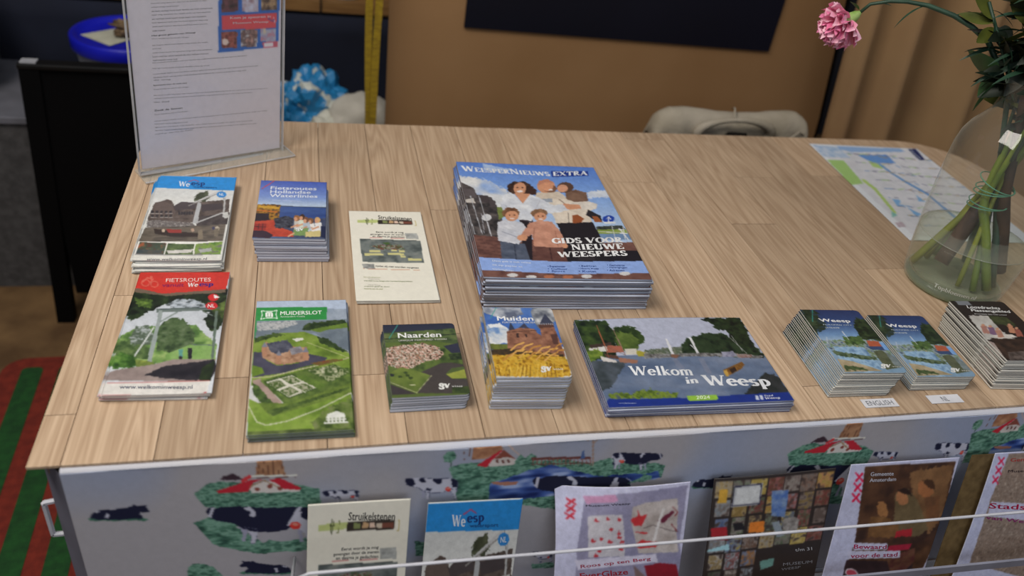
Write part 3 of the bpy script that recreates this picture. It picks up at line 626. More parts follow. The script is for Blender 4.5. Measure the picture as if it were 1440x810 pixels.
a.P('82,455 120,445 240,580 170,590', [(150, 128, 120), (176, 152, 140)], 10); a.P('84,470 110,478 180,560 160,600 90,520', [(44, 62, 30), (92, 118, 54)], 4, 5)
a.P('120,455 380,395 555,400 555,480 250,580', [(60, 82, 34), (104, 126, 56)], 6, 3); a.P('140,462 270,428 400,490 255,540', [(196, 192, 176), (214, 210, 196)], 6)
for p in ('160,468 210,455 240,480 195,498', '225,448 270,438 310,462 265,474', '215,505 260,488 300,510 255,530', '280,482 330,472 370,494 320,510'):
    q = pts(p); a.P(p, [(70, 92, 40), (176, 172, 150), (66, 88, 38)], 2.6, o=1); a.L(q + [q[0]], 3, (70, 92, 40))
a.L('140,462 270,428 400,490 255,540 140,462', 6, (58, 80, 34)); a.L('205,445 335,515', 4, (214, 210, 196)); a.L('330,458 200,500', 4, (214, 210, 196))
a.P('340,410 470,380 550,415 450,470', [(56, 76, 32), (176, 178, 140), (60, 82, 34)], 3, o=1); a.L('345,412 450,470 550,420 465,385', 4, (70, 94, 40)); a.P('400,395 480,400 490,440 420,440', [(60, 80, 36), (190, 188, 160)], 2.4, o=1)
a.P('280,440 330,430 430,480 400,500', [(70, 96, 36), (100, 126, 50)], 4, 3); a.P('250,565 555,470 555,520 260,610 170,630 110,560', [(84, 106, 40), (120, 142, 60)], 8)
a.P('150,600 200,590 540,490 545,500 240,600 180,625', [(48, 68, 28), (90, 112, 50)], 4, 4); a.P('70,540 110,560 170,630 550,520 575,700 60,715', [(92, 120, 38), (120, 148, 54), (136, 158, 70)], 14)
a.L('70,580 105,650 150,668 250,650 400,595 550,520', 5, (200, 202, 176)); a.P('360,660 430,600 560,545 580,700 380,705', [(52, 70, 28), (96, 116, 52), (120, 130, 80)], 7, 14); a.P('60,700 300,690 565,690 565,720 60,735', [(50, 62, 32), (104, 120, 60)], 8)
a.P('100,110 435,106 434,166 100,172', (46, 140, 66)); a.P('92,112 105,110 104,220 94,260', (60, 140, 80))
a.L('126,124 150,128 175,128 198,122 194,142 200,160 175,158 150,158 124,164 130,144 126,124', 4, (230, 240, 230)); 
a.P('430,640 440,620 482,606 520,618 526,638', (220, 222, 214)); a.P('434,645 526,642 528,650 432,652', (220, 222, 214)); a.P('424,658 536,656 540,664 422,666', (220, 222, 214))
for x in (440, 458, 476, 494, 512): a.P([(x, 622), (x + 9, 622), (x + 9, 660), (x, 660)], (220, 222, 214))
a.T('m', (144, 132), (180, 132), (144, 154), (236, 242, 234), .08, 'serif'); a.T('MUIDERSLOT', (214, 128), (410, 124), (214, 146), (238, 244, 236), .07); a.T('Amsterdam Castle', (214, 150), (330, 148), (214, 157), (220, 236, 220), .02)

# ---- stumbling-stones leaflet
A_STR = a = Art(120, 170, [(490, 297), (591.8, 297.3), (618.9, 423.3), (500, 424.4)], 99, 210, base=(232, 228, 214))
a.frame(470, 270, 4.5)
a.P('145,178 275,175 276,195 146,198', (190, 200, 130)); a.P('274,176 494,178 496,206 276,202', (54, 48, 44)); a.P('305,180 335,181 337,196 306,196', (130, 140, 90)); a.P('345,180 372,181 374,198 346,198', (196, 160, 120)); a.P('378,181 402,182 406,198 380,198', (226, 196, 176)); a.P('410,184 435,186 438,200 412,198', (206, 190, 170)); a.P('437,184 490,186 492,202 440,200', (120, 72, 60))
a.L('203,166 200,186 206,208', 4, (70, 78, 50)); a.L('212,170 208,200', 4, (84, 90, 60)); a.L('196,182 218,184', 4, (70, 78, 50)); a.L('232,172 238,172 238,204 230,204', 3, (110, 118, 60)); a.L('508,180 516,180 520,210 512,210', 3, (190, 170, 100))
a.P('445,260 525,262 538,298 456,294', [(140, 142, 140), (190, 192, 188)], 4); a.P('160,300 545,308 572,452 175,446', [(78, 86, 86), (112, 120, 118), (130, 134, 130)], 9); a.P('218,345 300,335 420,335 448,365 300,365', [(90, 34, 38), (170, 170, 160), (60, 84, 50), (140, 60, 60)], 2.5, 4); a.E(330, 325, 24, 6, (74, 100, 50), rough=4)
for p in ('218,370 290,371 292,383 220,383', '188,390 310,392 312,404 190,406', '358,366 394,368 396,378 360,378', '334,386 420,388 424,400 338,400', '408,368 446,370 448,382 410,382', '408,388 440,390 444,402 412,402', '416,404 450,406 454,418 420,418', '464,420 552,424 558,438 468,436'): a.P(p, (206, 200, 140))
a.L('162,300 546,308', 2, (60, 66, 66)); a.P('175,458 250,460 256,490 180,488', [(120, 122, 120), (180, 180, 176)], 4)
a.T('Struikelstenen', (275, 148), (490, 157), (276, 171), (60, 58, 56), .05)
a.T('Eerst wordt je nog', (262, 250), (438, 252), (262, 262), (60, 60, 60), .02); a.T('gevangen door de stenen', (226, 264), (442, 266), (226, 276), (60, 60, 60), .02); a.T('en daarna je gedachten', (240, 276), (445, 280), (240, 290), (60, 60, 60), .02); a.L('222,290 450,295', 2, (200, 110, 110))
a.T('opdat zij niet worden vergeten', (258, 466), (535, 478), (258, 480), (70, 70, 70), .03); a.L('182,490 540,497', 3, (200, 140, 110))
a.T('Struikelstenen', (182, 540), (290, 542), (182, 547), (150, 156, 90), 0); a.T('Weesp centrum', (212, 552), (285, 554), (212, 559), (130, 130, 120), 0); a.T('wandelroute langs alle herdenkingsplekken', (184, 564), (494, 568), (184, 572), (104, 122, 50), .02)
a.T('route en informatie', (212, 590), (290, 592), (212, 596), (130, 130, 120), 0); a.T('vrijheid geef je door', (186, 600), (350, 602), (186, 608), (104, 122, 50), .02); a.T('historie van de stad', (186, 614), (304, 616), (186, 622), (150, 156, 90), .02)

# ---- water-sports leaflet, blue head
A_BLU = a = Art(130, 190, [(227, 250), (332, 252), (310, 364), (187, 362)], 99, 210)
a.grad([(0, (200, 204, 206)), (.4, (222, 222, 218)), (1, (210, 210, 206))])
a.frame(130, 230, 3.857)
a.P('560,175 620,155 635,190 600,215 545,205', [(50, 56, 40), (90, 96, 70)], 5, 8)
a.P('305,290 350,215 395,205 410,200 430,205 445,235 560,215 740,200 735,290 700,310 300,330', [(62, 52, 48), (88, 76, 70), (106, 94, 88)], 6, 3)
a.P('395,206 412,200 430,206 432,222 398,222', (80, 66, 60)); a.P('330,235 345,215 395,212 432,225 450,262 440,292 330,290', (96, 82, 76))
for i in range(5):
    for j in range(2): a.P([(322 + i * 24, 258 + j * 20), (336 + i * 24, 258 + j * 20), (334 + i * 24, 270 + j * 20), (320 + i * 24, 270 + j * 20)], (46, 42, 44)); a.L([(320 + i * 24, 272 + j * 20), (338 + i * 24, 272 + j * 20)], 2, (190, 188, 184))
for i in range(6): a.P([(465 + i * 14, 262), (475 + i * 14, 262), (474 + i * 14, 278), (464 + i * 14, 278)], (44, 42, 46))
a.P('440,235 480,212 555,215 560,245 450,258', (72, 64, 66)); a.P('585,225 700,220 705,250 590,262', (66, 58, 60))
a.P('300,310 350,305 540,320 560,345 300,345', [(150, 144, 140), (90, 84, 82), (176, 170, 166)], 2.5, 3); a.P('560,290 740,270 725,330 560,345', [(52, 46, 46), (84, 76, 74)], 6)
a.P('290,345 720,330 700,425 255,415', [(88, 80, 70), (112, 102, 90), (70, 64, 58)], 7, st=.3)
a.P('335,350 440,362 570,375 590,395 420,390 340,375', (52, 42, 38)); a.P('400,352 480,355 480,372 410,370', (150, 56, 50)); a.E(385, 360, 9, 9, (190, 170, 150)); a.E(540, 358, 9, 9, (180, 150, 130)); a.P('570,358 592,358 596,405 566,405', (130, 118, 100)); a.E(672, 352, 12, 12, (180, 168, 150)); a.P('655,352 680,350 676,395 655,392', (120, 110, 94)); a.E(652, 350, 8, 8, (60, 60, 90))
a.P('568,215 588,218 566,325 540,322', (178, 180, 182)); a.L('560,212 700,150', 7, (196, 196, 196)); a.L('700,152 718,250', 3, (120, 118, 116)); a.L('715,190 706,290', 9, (186, 186, 186)); a.L('560,320 700,270', 7, (176, 176, 176)); a.L('520,232 700,160', 4, (150, 146, 142)); a.P('700,270 730,265 735,295 712,300', (200, 200, 196))
a.P('360,78 790,85 775,155 352,140 335,130', (30, 136, 214)); a.E(697, 175, 26, 16, (40, 130, 206))
a.P('250,415 700,418 690,490 232,485', (236, 234, 228)); a.P('262,418 402,424 385,486 242,478', [(90, 60, 50), (60, 84, 70), (160, 90, 60)], 6); a.P('252,455 380,462 372,486 240,478', [(60, 72, 76), (96, 90, 80)], 6); a.P('408,426 548,430 538,488 392,482', [(50, 66, 40), (110, 130, 80)], 6); a.P('400,462 545,456 530,474 410,478', (214, 210, 204)); a.P('556,430 700,420 688,486 546,486', [(80, 120, 50), (130, 160, 70), (110, 110, 110)], 6); a.P('570,460 640,452 640,470 580,476', (170, 172, 170))
a.P('225,485 690,490 682,530 200,525', (226, 224, 216)); a.L('238,482 690,488', 4, (150, 150, 150))
a.T('We', (470, 106), (530, 110), (466, 132), (222, 232, 244), .03, 'serif'); a.T('esp', (534, 112), (610, 112), (532, 134), (20, 60, 130), .03, 'serif'); a.T('watersport', (545, 132), (672, 136), (545, 141), (20, 60, 120), .02); a.L('520,108 552,98 575,108', 3, (190, 60, 100))
a.T('NL', (684, 168), (712, 168), (682, 182), (226, 240, 250), .04); a.T('www.welkominweesp.nl', (298, 500), (616, 502), (294, 517), (90, 92, 96), .02)

# ---- cycling booklet, boat deck
A_FHW = a = Art(110, 130, [(367, 254.6), (460.6, 256), (456, 336.3), (355.6, 335)], 86, 147)
a.grad([(0, (70, 92, 178)), (.3, (120, 146, 206)), (.44, (178, 196, 220)), (1, (70, 90, 130))])
a.frame(130, 230, 3.857)
a.P('1010,238 1275,240 1270,320 1000,300', [(44, 66, 126), (66, 92, 150)], 10, st=.4); a.L('1020,236 1270,241', 4, (60, 70, 90)); a.P('1000,300 1265,300 1262,410 1000,400', [(50, 58, 88), (90, 96, 116)], 8)
a.P('895,225 1020,228 1010,300 975,330 880,330 885,250', [(70, 44, 30), (180, 130, 40), (120, 84, 40), (60, 50, 50)], 5, 4); a.P('900,232 1015,240 1012,252 900,246', (196, 150, 50)); a.L('890,258 1000,268', 6, (196, 110, 40)); a.P('885,275 960,275 955,325 880,320', (40, 34, 40))
a.P('880,318 980,310 1020,350 1080,370 1090,400 868,395', [(170, 60, 44), (196, 76, 54)], 8); a.P('876,330 945,330 940,365 872,362', (150, 50, 44)); a.L('880,345 940,348', 3, (60, 34, 34)); a.L('905,330 902,365', 3, (60, 34, 34)); a.L('925,330 922,365', 3, (60, 34, 34))
a.P('865,365 940,368 980,390 960,408 865,400', (56, 40, 52))
a.P('985,300 1050,290 1090,300 1080,350 990,355', [(34, 34, 44), (80, 84, 96)], 3, 5)
for x, y, c, h in ((1110, 315, (200, 196, 190), (150, 100, 60)), (1140, 310, (206, 214, 196), (70, 48, 36)), (1185, 330, (230, 226, 222), (120, 84, 60)), (1222, 325, (228, 226, 224), (206, 164, 110)), (1160, 325, (180, 190, 200), (120, 80, 60))):
    a.P([(x - 20, y), (x + 14, y - 4), (x + 26, y + 46), (x - 18, y + 48)], c, rough=3); a.E(x - 4, y - 16, 15, 16, h, rough=2); a.E(x - 10, y - 10, 9, 11, (206, 150, 118)); a.L([(x, y + 20), (x - 34, y + 34)], 8, (206, 150, 118))
a.P('1090,360 1170,350 1160,392 1080,392', (120, 150, 90), rough=3); a.P('1150,372 1230,365 1240,398 1150,400', (206, 190, 130), rough=3); a.L('1090,380 1060,396', 8, (214, 160, 128)); a.P('1235,340 1270,345 1262,405 1230,400', (34, 40, 70))
a.L('985,97 920,140', 5, (180, 70, 90))
a.T('Fietsroutes', (966, 128), (1218, 130), (964, 145), (230, 236, 248), .07); a.T('Hollandse', (964, 149), (1186, 150), (962, 166), (230, 236, 248), .07); a.T('Waterlinies', (962, 170), (1222, 172), (960, 187), (230, 236, 248), .07); a.T('tussen vestingsteden', (975, 200), (1130, 206), (975, 208), (206, 216, 240), .01)
a.T('gv', (1100, 352), (1142, 352), (1100, 370), (240, 240, 240), .08, 'serif')

# ---- map
A_MAP = a = Art(150, 150, [(1141, 204), (1290, 209), (1440, 338), (1277, 340)], 235, 345, base=(224, 228, 234))
a.frame(1120, 180, 3.116)
a.P('90,85 530,98 760,290 900,470 700,490 500,475', [(206, 208, 214), (222, 222, 228)], 10); a.P('80,82 195,88 245,140 130,135', [(150, 180, 214), (206, 214, 228)], 8); a.P('185,85 460,92 480,106 250,112 200,100', (146, 178, 220))
a.P('275,125 400,120 440,160 340,160', (104, 150, 212)); a.P('145,150 215,150 300,255 250,262', (164, 200, 122)); a.P('215,150 290,165 250,185', (206, 206, 212)); a.P('320,150 390,170 380,188 340,178', (176, 206, 130)); a.L('300,240 350,280 430,380', 12, (178, 204, 120))
a.L('350,150 420,205 480,245 560,290 640,360 760,470', 9, (112, 156, 206)); a.P('420,320 455,325 450,345 490,350 440,352', (128, 176, 222)); a.P('520,300 560,330 530,330', (128, 176, 222)); a.P('480,355 540,385 520,395', (128, 176, 222)); a.P('415,375 440,390 420,405', (130, 190, 180))
for i in range(230):
    x = 200 + (i * 137) % 520; y = 115 + (i * 83) % 330
    if x > 120 + y * .9: a.L([(x, y), (x + 14 + (i * 7) % 22, y + 10 - (i * 5) % 18)], 2.4, [(116, 120, 146), (140, 130, 156), (176, 150, 96), (96, 140, 196), (140, 184, 96), (170, 172, 182), (128, 130, 150)][i % 7])
a.P('490,92 525,92 562,140 540,144', (30, 44, 96)); a.P('430,425 460,420 475,440 445,445', [(170, 150, 160), (200, 190, 200)], 4)
a.T('Weesp', (505, 97), (548, 138), (496, 99), (200, 210, 236), .02)

# ---- notice in the stand
A_SGN = a = Art(150, 210, [(154, -66), (378, -78), (392, 212), (203, 249)], 205, 292, base=(206, 202, 210))
a.frame(180, 0, 6.232)
a.P('700,-120 1240,-150 1252,405 732,478', (40, 96, 176)); a.P('745,140 1215,92 1228,105 1224,225 1215,235 760,272 748,262', (204, 74, 84)); 
for p, c in (('735,-10 880,-25 882,95 738,112', [(50, 34, 40), (120, 70, 80)]), ('910,-28 1055,-40 1058,95 915,100', [(196, 200, 216), (150, 120, 130)]), ('1080,-45 1218,-55 1225,70 1085,78', [(190, 160, 120), (60, 44, 44)]), ('750,290 888,283 893,430 760,434', [(60, 34, 34), (160, 90, 80), (90, 40, 40)]), ('918,262 1066,255 1068,412 925,420', [(206, 204, 206), (90, 70, 70), (190, 150, 140)]), ('1090,248 1228,240 1232,360 1098,362', [(200, 186, 160), (150, 160, 190), (190, 120, 130)]), ('-1,-1 0,0 0,1', [(0, 0, 0), (1, 1, 1)])): a.P(p, c, 6)
a.E(788, 380, 28, 30, (214, 196, 186), rough=6); a.P('1115,372 1245,350 1246,410 1120,425', (190, 90, 110)); a.P('1125,380 1205,368 1206,402 1128,412', (220, 214, 226)); a.L('1150,150 1195,175 1205,150', 8, (60, 70, 150)); a.L('1200,140 1215,190', 6, (220, 190, 200))
a.T('Kom je speuren in', (815, 148), (1172, 118), (818, 178), (238, 220, 226), .05); a.T('Museum Weesp', (842, 196), (1152, 168), (846, 222), (238, 220, 226), .05)
INKG = (70, 68, 80)
def para(x, y, xr, n, dy, last=.6, h=13, sl=-.105, seed=0):
    rnd = random.Random(seed + int(y)); W_ = ['het', 'museum', 'stad', 'kinderen', 'van', 'zoek', 'schat', 'de', 'en', 'verhaal', 'bezoek', 'familie', 'met', 'een', 'route', 'kaart', 'oude', 'kerk', 'boot', 'leuk', 'speuren', 'op', 'weg']
    for k in range(n):
        r = x + (xr - x) * (last if k == n - 1 else rnd.uniform(.86, 1)); L_ = max(2, int((r - x) / 52)); t = ' '.join(rnd.choice(W_) for _ in range(L_)); yy = y + k * dy
        a.T(t, (x + k * 4, yy), (r + k * 4, yy + (r - x) * sl), (x + k * 4 + 2, yy + h), INKG, .0)
para(112, -50, 640, 4, 35, .9, 14); para(128, 90, 655, 1, 35, .45, 14); para(132, 125, 665, 6, 35, .2, 14)
a.T('Het grote geheim van Weesp', (148, 345), (522, 298), (150, 362), (56, 54, 62), .05); a.T('Voor kinderen van 8 t/m 12 jaar', (150, 375), (470, 345), (152, 388), INKG, 0)
para(156, 432, 665, 2, 32, .15, 14); para(164, 500, 690, 3, 33, .4, 14); para(172, 590, 980, 1, 30, 1, 14, -.125); para(176, 640, 660, 1, 30, 1, 14, -.1); para(184, 690, 1180, 2, 32, .8, 14, -.125); para(190, 745, 335, 1, 30, 1, 13, -.1)
a.frame(180, 120, 5.786)
a.T('Speurtocht door de oude stad', (176, 40), (440, 8), (178, 55), (56, 54, 62), .05); a.T('Voor kinderen van 4 t/m 10 jaar', (180, 75), (462, 42), (182, 87), INKG, 0)
para(184, 125, 1108, 2, 26, .85, 11, -.105, 3); para(188, 180, 310, 1, 26, 1, 11, -.1); a.T('Zoek de Stenen', (196, 248), (420, 216), (198, 262), (56, 54, 62), .05); a.T('Voor kinderen van 6 t/m 8 jaar', (200, 285), (465, 245), (202, 296), INKG, 0)
para(206, 338, 1105, 1, 26, 1, 11, -.135, 5); para(208, 362, 470, 1, 26, 1, 11, -.1, 5); para(212, 390, 1110, 2, 26, .9, 11, -.11, 6)
a.T('www.museumweesp.nl/speurtocht', (300, 410), (520, 388), (302, 420), (90, 120, 170), 0); a.T('meld je aan bij de balie', (216, 446), (512, 400), (218, 457), INKG, 0)

# ---- posters in the front rack
PG = 1.55
A_MUS = a = Art(150, 190, [(783, 690), (970.6, 680), (883, 872), (744, 888)], 148, 210, base=(176, 176, 200))
a.frame(740, 600, 3.858)
a.P('300,415 480,368 868,328 720,640 640,1100 120,1100 210,660', [(120, 118, 146), (134, 130, 154)], 30); a.P('300,385 475,372 480,408 310,425', (176, 128, 160))
a.P('300,490 400,478 480,482 470,560 440,700 260,700', [(170, 166, 174), (186, 182, 188)], 14)
a.P('545,440 620,418 790,402 770,470 720,600 700,690 510,690 515,520', [(150, 140, 136), (178, 170, 168)], 14)
for x, y in ((340, 508), (402, 500), (458, 505), (405, 555), (440, 580), (435, 600), (300, 612), (345, 605), (385, 620), (320, 665), (430, 660), (300, 690), (445, 625)): a.P([(x - 12, y + 8), (x, y - 12), (x + 5, y), (x + 14, y + 2), (x + 4, y + 12)], (170, 40, 50), rough=5)
for p in ('515,510 560,490 565,455 572,490 605,490 580,520 560,550 525,545', '520,575 560,580 590,585 560,592', '500,650 540,620 620,640 600,660 520,665', '650,520 740,470 750,480 670,540'): a.P(p, (176, 44, 50) if p[0] == '5' else (90, 30, 50), rough=4)
a.L('570,560 620,545 700,580 730,585', 5, (96, 84, 84)); a.L('750,450 765,480 745,500', 5, (110, 40, 44)); a.L('712,545 728,585', 5, (110, 40, 44)); a.L('600,630 660,520 700,460', 12, (196, 192, 192))
a.P('520,750 600,740 670,750 660,850 520,860', (120, 20, 36)); a.P('470,745 510,800 465,805', (110, 90, 90)); a.P('190,710 590,695 590,735 200,760', (186, 182, 200))
for x, y in ((235, 420), (222, 455), (210, 492)): a.L([(x - 20, y - 12), (x + 20, y + 12)], 9, (176, 24, 40)); a.L([(x - 20, y + 14), (x + 22, y - 14)], 9, (176, 24, 40))
a.T('Museum Weesp', (305, 430), (540, 412), (303, 444), (50, 46, 60), .03); a.T('Roos op ten Berg', (215, 735), (562, 708), (214, 756), (180, 34, 70), .04); a.T('EverGlaze', (205, 775), (438, 762), (204, 802), (176, 26, 50), .06)

A_VAN = a = Art(150, 190, [(1009, 685), (1161, 668), (1081, 845), (912, 868)], 148, 210, base=(38, 32, 32))
a.frame(900, 640, 4.763)
_c = [(116, 96, 56), (84, 60, 48), (64, 78, 108), (100, 48, 46), (130, 124, 118), (70, 80, 62), (136, 90, 48), (100, 92, 88), (80, 68, 64), (110, 118, 126), (140, 122, 64), (50, 44, 46)]
for j in range(6):
    for i in range(7):
        u0 = .02 + i * .14; v0 = .02 + j * .115
        if j > 3 and i > 2: continue
        c = _c[(i * 5 + j * 7) % 12]; c2 = _c[(i * 3 + j * 5 + 4) % 12]
        a.R(u0 + .012 * (j % 3), v0, u0 + .132, v0 + .10 + .01 * (i % 2), [c, c2, tuple(min(255, x + 30) for x in c), (60, 50, 48)], 5, o=2)
a.P('620,240 790,218 740,325 562,345', (150, 152, 156)); a.P('632,252 775,230 735,312 585,332', (176, 178, 180)); a.L('620,245 780,222 738,322 568,340 620,245', 5, (40, 40, 60))
a.P('830,255 935,248 870,390 790,385', [(60, 90, 150), (120, 140, 170)], 6); a.P('530,262 575,258 545,325 490,330', (176, 136, 50)); a.P('380,520 400,460 500,450 480,520', (140, 30, 40)); a.P('650,420 740,410 720,470 620,480', (196, 110, 40)); a.P('540,430 600,425 610,460 540,470', (24, 24, 30))
a.P('330,580 480,540 470,575 330,590', (140, 180, 190)); a.P('640,640 740,618 720,665 630,692', (90, 130, 124)); a.P('860,400 930,385 960,400 930,460 860,480 840,450', [(150, 146, 144), (90, 86, 84)], 5); a.P('780,420 830,410 840,490 790,500', (120, 130, 140))
a.T('t/m 31', (888, 562), (1000, 552), (886, 580), (190, 190, 196), .03); a.T('MUSEUM', (790, 648), (985, 630), (784, 665), (150, 150, 158), .0); a.T('WEESP', (770, 680), (900, 664), (764, 694), (150, 150, 158), .0)
a.T('een tentoonstelling over cacao', (590, 762), (910, 738), (588, 770), (150, 150, 158), 0); a.T('VAN HOUTEN', (525, 796), (900, 768), (515, 830), (206, 202, 200), -.02, 'serif')

A_GEM = a = Art(150, 190, [(1194, 652.6), (1348.5, 642), (1262, 800), (1105, 828)], 148, 210, base=(172, 174, 200))
a.frame(1080, 560, 3.239)
a.P('435,305 850,280 740,530 590,735 230,772 340,580', [(44, 28, 24), (66, 42, 30), (86, 58, 40)], 20); a.P('640,320 840,290 760,470 690,540 640,470', [(90, 62, 40), (120, 86, 56)], 22, 8)
a.P('560,400 620,380 660,420 690,520 640,550 520,548 545,470', [(84, 70, 48), (104, 88, 62)], 12, 5); a.E(590, 415, 28, 26, (150, 100, 66), rough=5); a.P('570,385 620,378 640,405 600,400', (34, 22, 20), rough=4)
a.E(700, 380, 34, 30, (140, 88, 54), rough=6); a.P('690,350 740,345 745,385 720,375', (60, 38, 26), rough=5); a.P('690,410 760,400 740,500 690,480', [(110, 70, 44), (84, 56, 38)], 10)
a.E(490, 460, 26, 28, (140, 96, 58), rough=6); a.P('430,490 500,485 560,510 540,560 400,565', [(92, 62, 36), (120, 84, 50)], 10, 5); a.P('545,535 620,520 610,550 530,558', (150, 30, 40), rough=4); a.P('500,590 610,575 590,600 490,612', (140, 26, 50))
a.P('285,658 480,648 600,640 585,735 232,770', [(34, 24, 32), (52, 34, 40)], 14); a.P('480,640 620,590 610,640 500,720', [(70, 30, 34), (100, 70, 50)], 8); a.E(303, 705, 32, 18, (196, 180, 190)); a.E(303, 705, 26, 12, (170, 60, 80))
a.P('330,590 495,583 490,605 325,618', (176, 176, 200)); a.P('300,622 550,606 545,632 298,652', (176, 176, 200))
for x, y in ((400, 345), (385, 383), (370, 422)): a.L([(x - 14, y - 14), (x + 14, y + 14)], 8, (190, 20, 60)); a.L([(x - 18, y + 14), (x + 18, y - 14)], 8, (190, 20, 60))
a.T('Gemeente', (458, 325), (568, 320), (454, 340), (206, 206, 220), .05); a.T('Amsterdam', (450, 348), (576, 340), (445, 362), (206, 206, 220), .05); a.T('Bewaard', (332, 596), (490, 588), (328, 612), (180, 20, 80), .05); a.T('voor de stad', (312, 632), (538, 612), (306, 648), (180, 20, 80), .05)
a.T('t/m 27.10.2024 t/m 09.06.2025', (245, 752), (535, 724), (243, 764), (206, 200, 210), .03)

A_STA = a = Art(150, 190, [(1398, 637), (1556, 628), (1462, 786), (1296, 838)], 148, 210, base=(172, 176, 204))
a.frame(1340, 560, 3.24)
a.P('270,255 900,200 560,720 10,745 150,450', [(92, 78, 70), (140, 122, 110), (112, 98, 90), (160, 144, 132)], 2.2, o=2); a.P('150,470 700,430 700,500 120,535', (176, 178, 204)); a.P('270,250 700,230 660,330 245,345', [(112, 96, 88), (140, 122, 110)], 3)
for x, y in ((222, 285), (203, 328), (180, 372)): a.L([(x - 14, y - 16), (x + 14, y + 16)], 8, (190, 20, 60)); a.L([(x - 18, y + 14), (x + 18, y - 14)], 8, (190, 20, 60))
a.T('Stadsrechten', (138, 476), (600, 440), (132, 500), (190, 20, 70), .05); a.T('van Weesp', (115, 532), (420, 516), (108, 552), (150, 40, 120), .05); a.T('Gemeente', (282, 270), (480, 258), (278, 286), (190, 60, 60), .04); a.T('Museum Weesp', (262, 322), (520, 306), (258, 338), (60, 46, 50), .03)

# ---- cloth on the counter front
A_CLO = a = Art(1100, 220, [(76.5, 666), (1643, 560), (1486, 757), (145, 910)], 1270, 272, base=(137, 134, 138))
def bush(p, ts=2.2): a.P(p, [(36, 62, 54), (62, 98, 82), (104, 138, 122), (58, 92, 78)], ts, 6, 9, st=.5, o=3)
_w = np.clip((fbm(a.U * 9, a.V * 2, 8, 2) - .5) * 4, 0, 1)[:, None] * .6; a.C = a.C * (1 - _w) + np.array((112, 126, 156)) * _w
def mill(second=False):
    bush('800,268 880,210 940,200 1340,215 1430,240 1440,330 1300,400 860,330'); bush('800,410 880,380 1420,360 1450,420 1430,545 1100,560 900,520', 5)
    a.P('1000,425 1450,400 1450,470 1250,500 1180,490 1150,510 1020,430', (136, 134, 140), rough=6, rs=8) if not second else None
    a.P('1120,40 1225,40 1262,172 1108,172', [(120, 84, 62), (150, 114, 86)], 9); 
    for x in (1130, 1150, 1172, 1195, 1215, 1235): a.L([(x, 90), (x + (x - 1172) * .25, 170)], 3, (84, 54, 44))
    a.L('1070,172 1312,166', 8, (196, 186, 176)); a.L('1070,182 1312,176', 3, (70, 46, 42)); a.P('1080,165 1090,180 1040,210 1040,190', (170, 50, 54), rough=4)
    a.P('1075,228 1090,258 1330,248 1335,235 1230,205 1160,195', (176, 170, 166)); a.P('915,250 1085,192 1150,185 1100,205 1070,252 920,260', (156, 34, 46)); a.P('1170,188 1235,182 1340,232 1325,240 1250,236 1215,208', (156, 34, 46)); a.L('1078,228 1150,192 1235,232', 5, (130, 100, 70))
    for x, y in ((1118, 238), (1180, 222), (1232, 234)): a.E(x, y, 12, 10, (110, 58, 50))
    a.P('925,195 960,170 1000,160 1045,188 1000,195', (50, 36, 44), rough=4); a.L('930,180 935,200', 4, (40, 30, 40))
BC = (22, 24, 44); WC = (156, 156, 168)
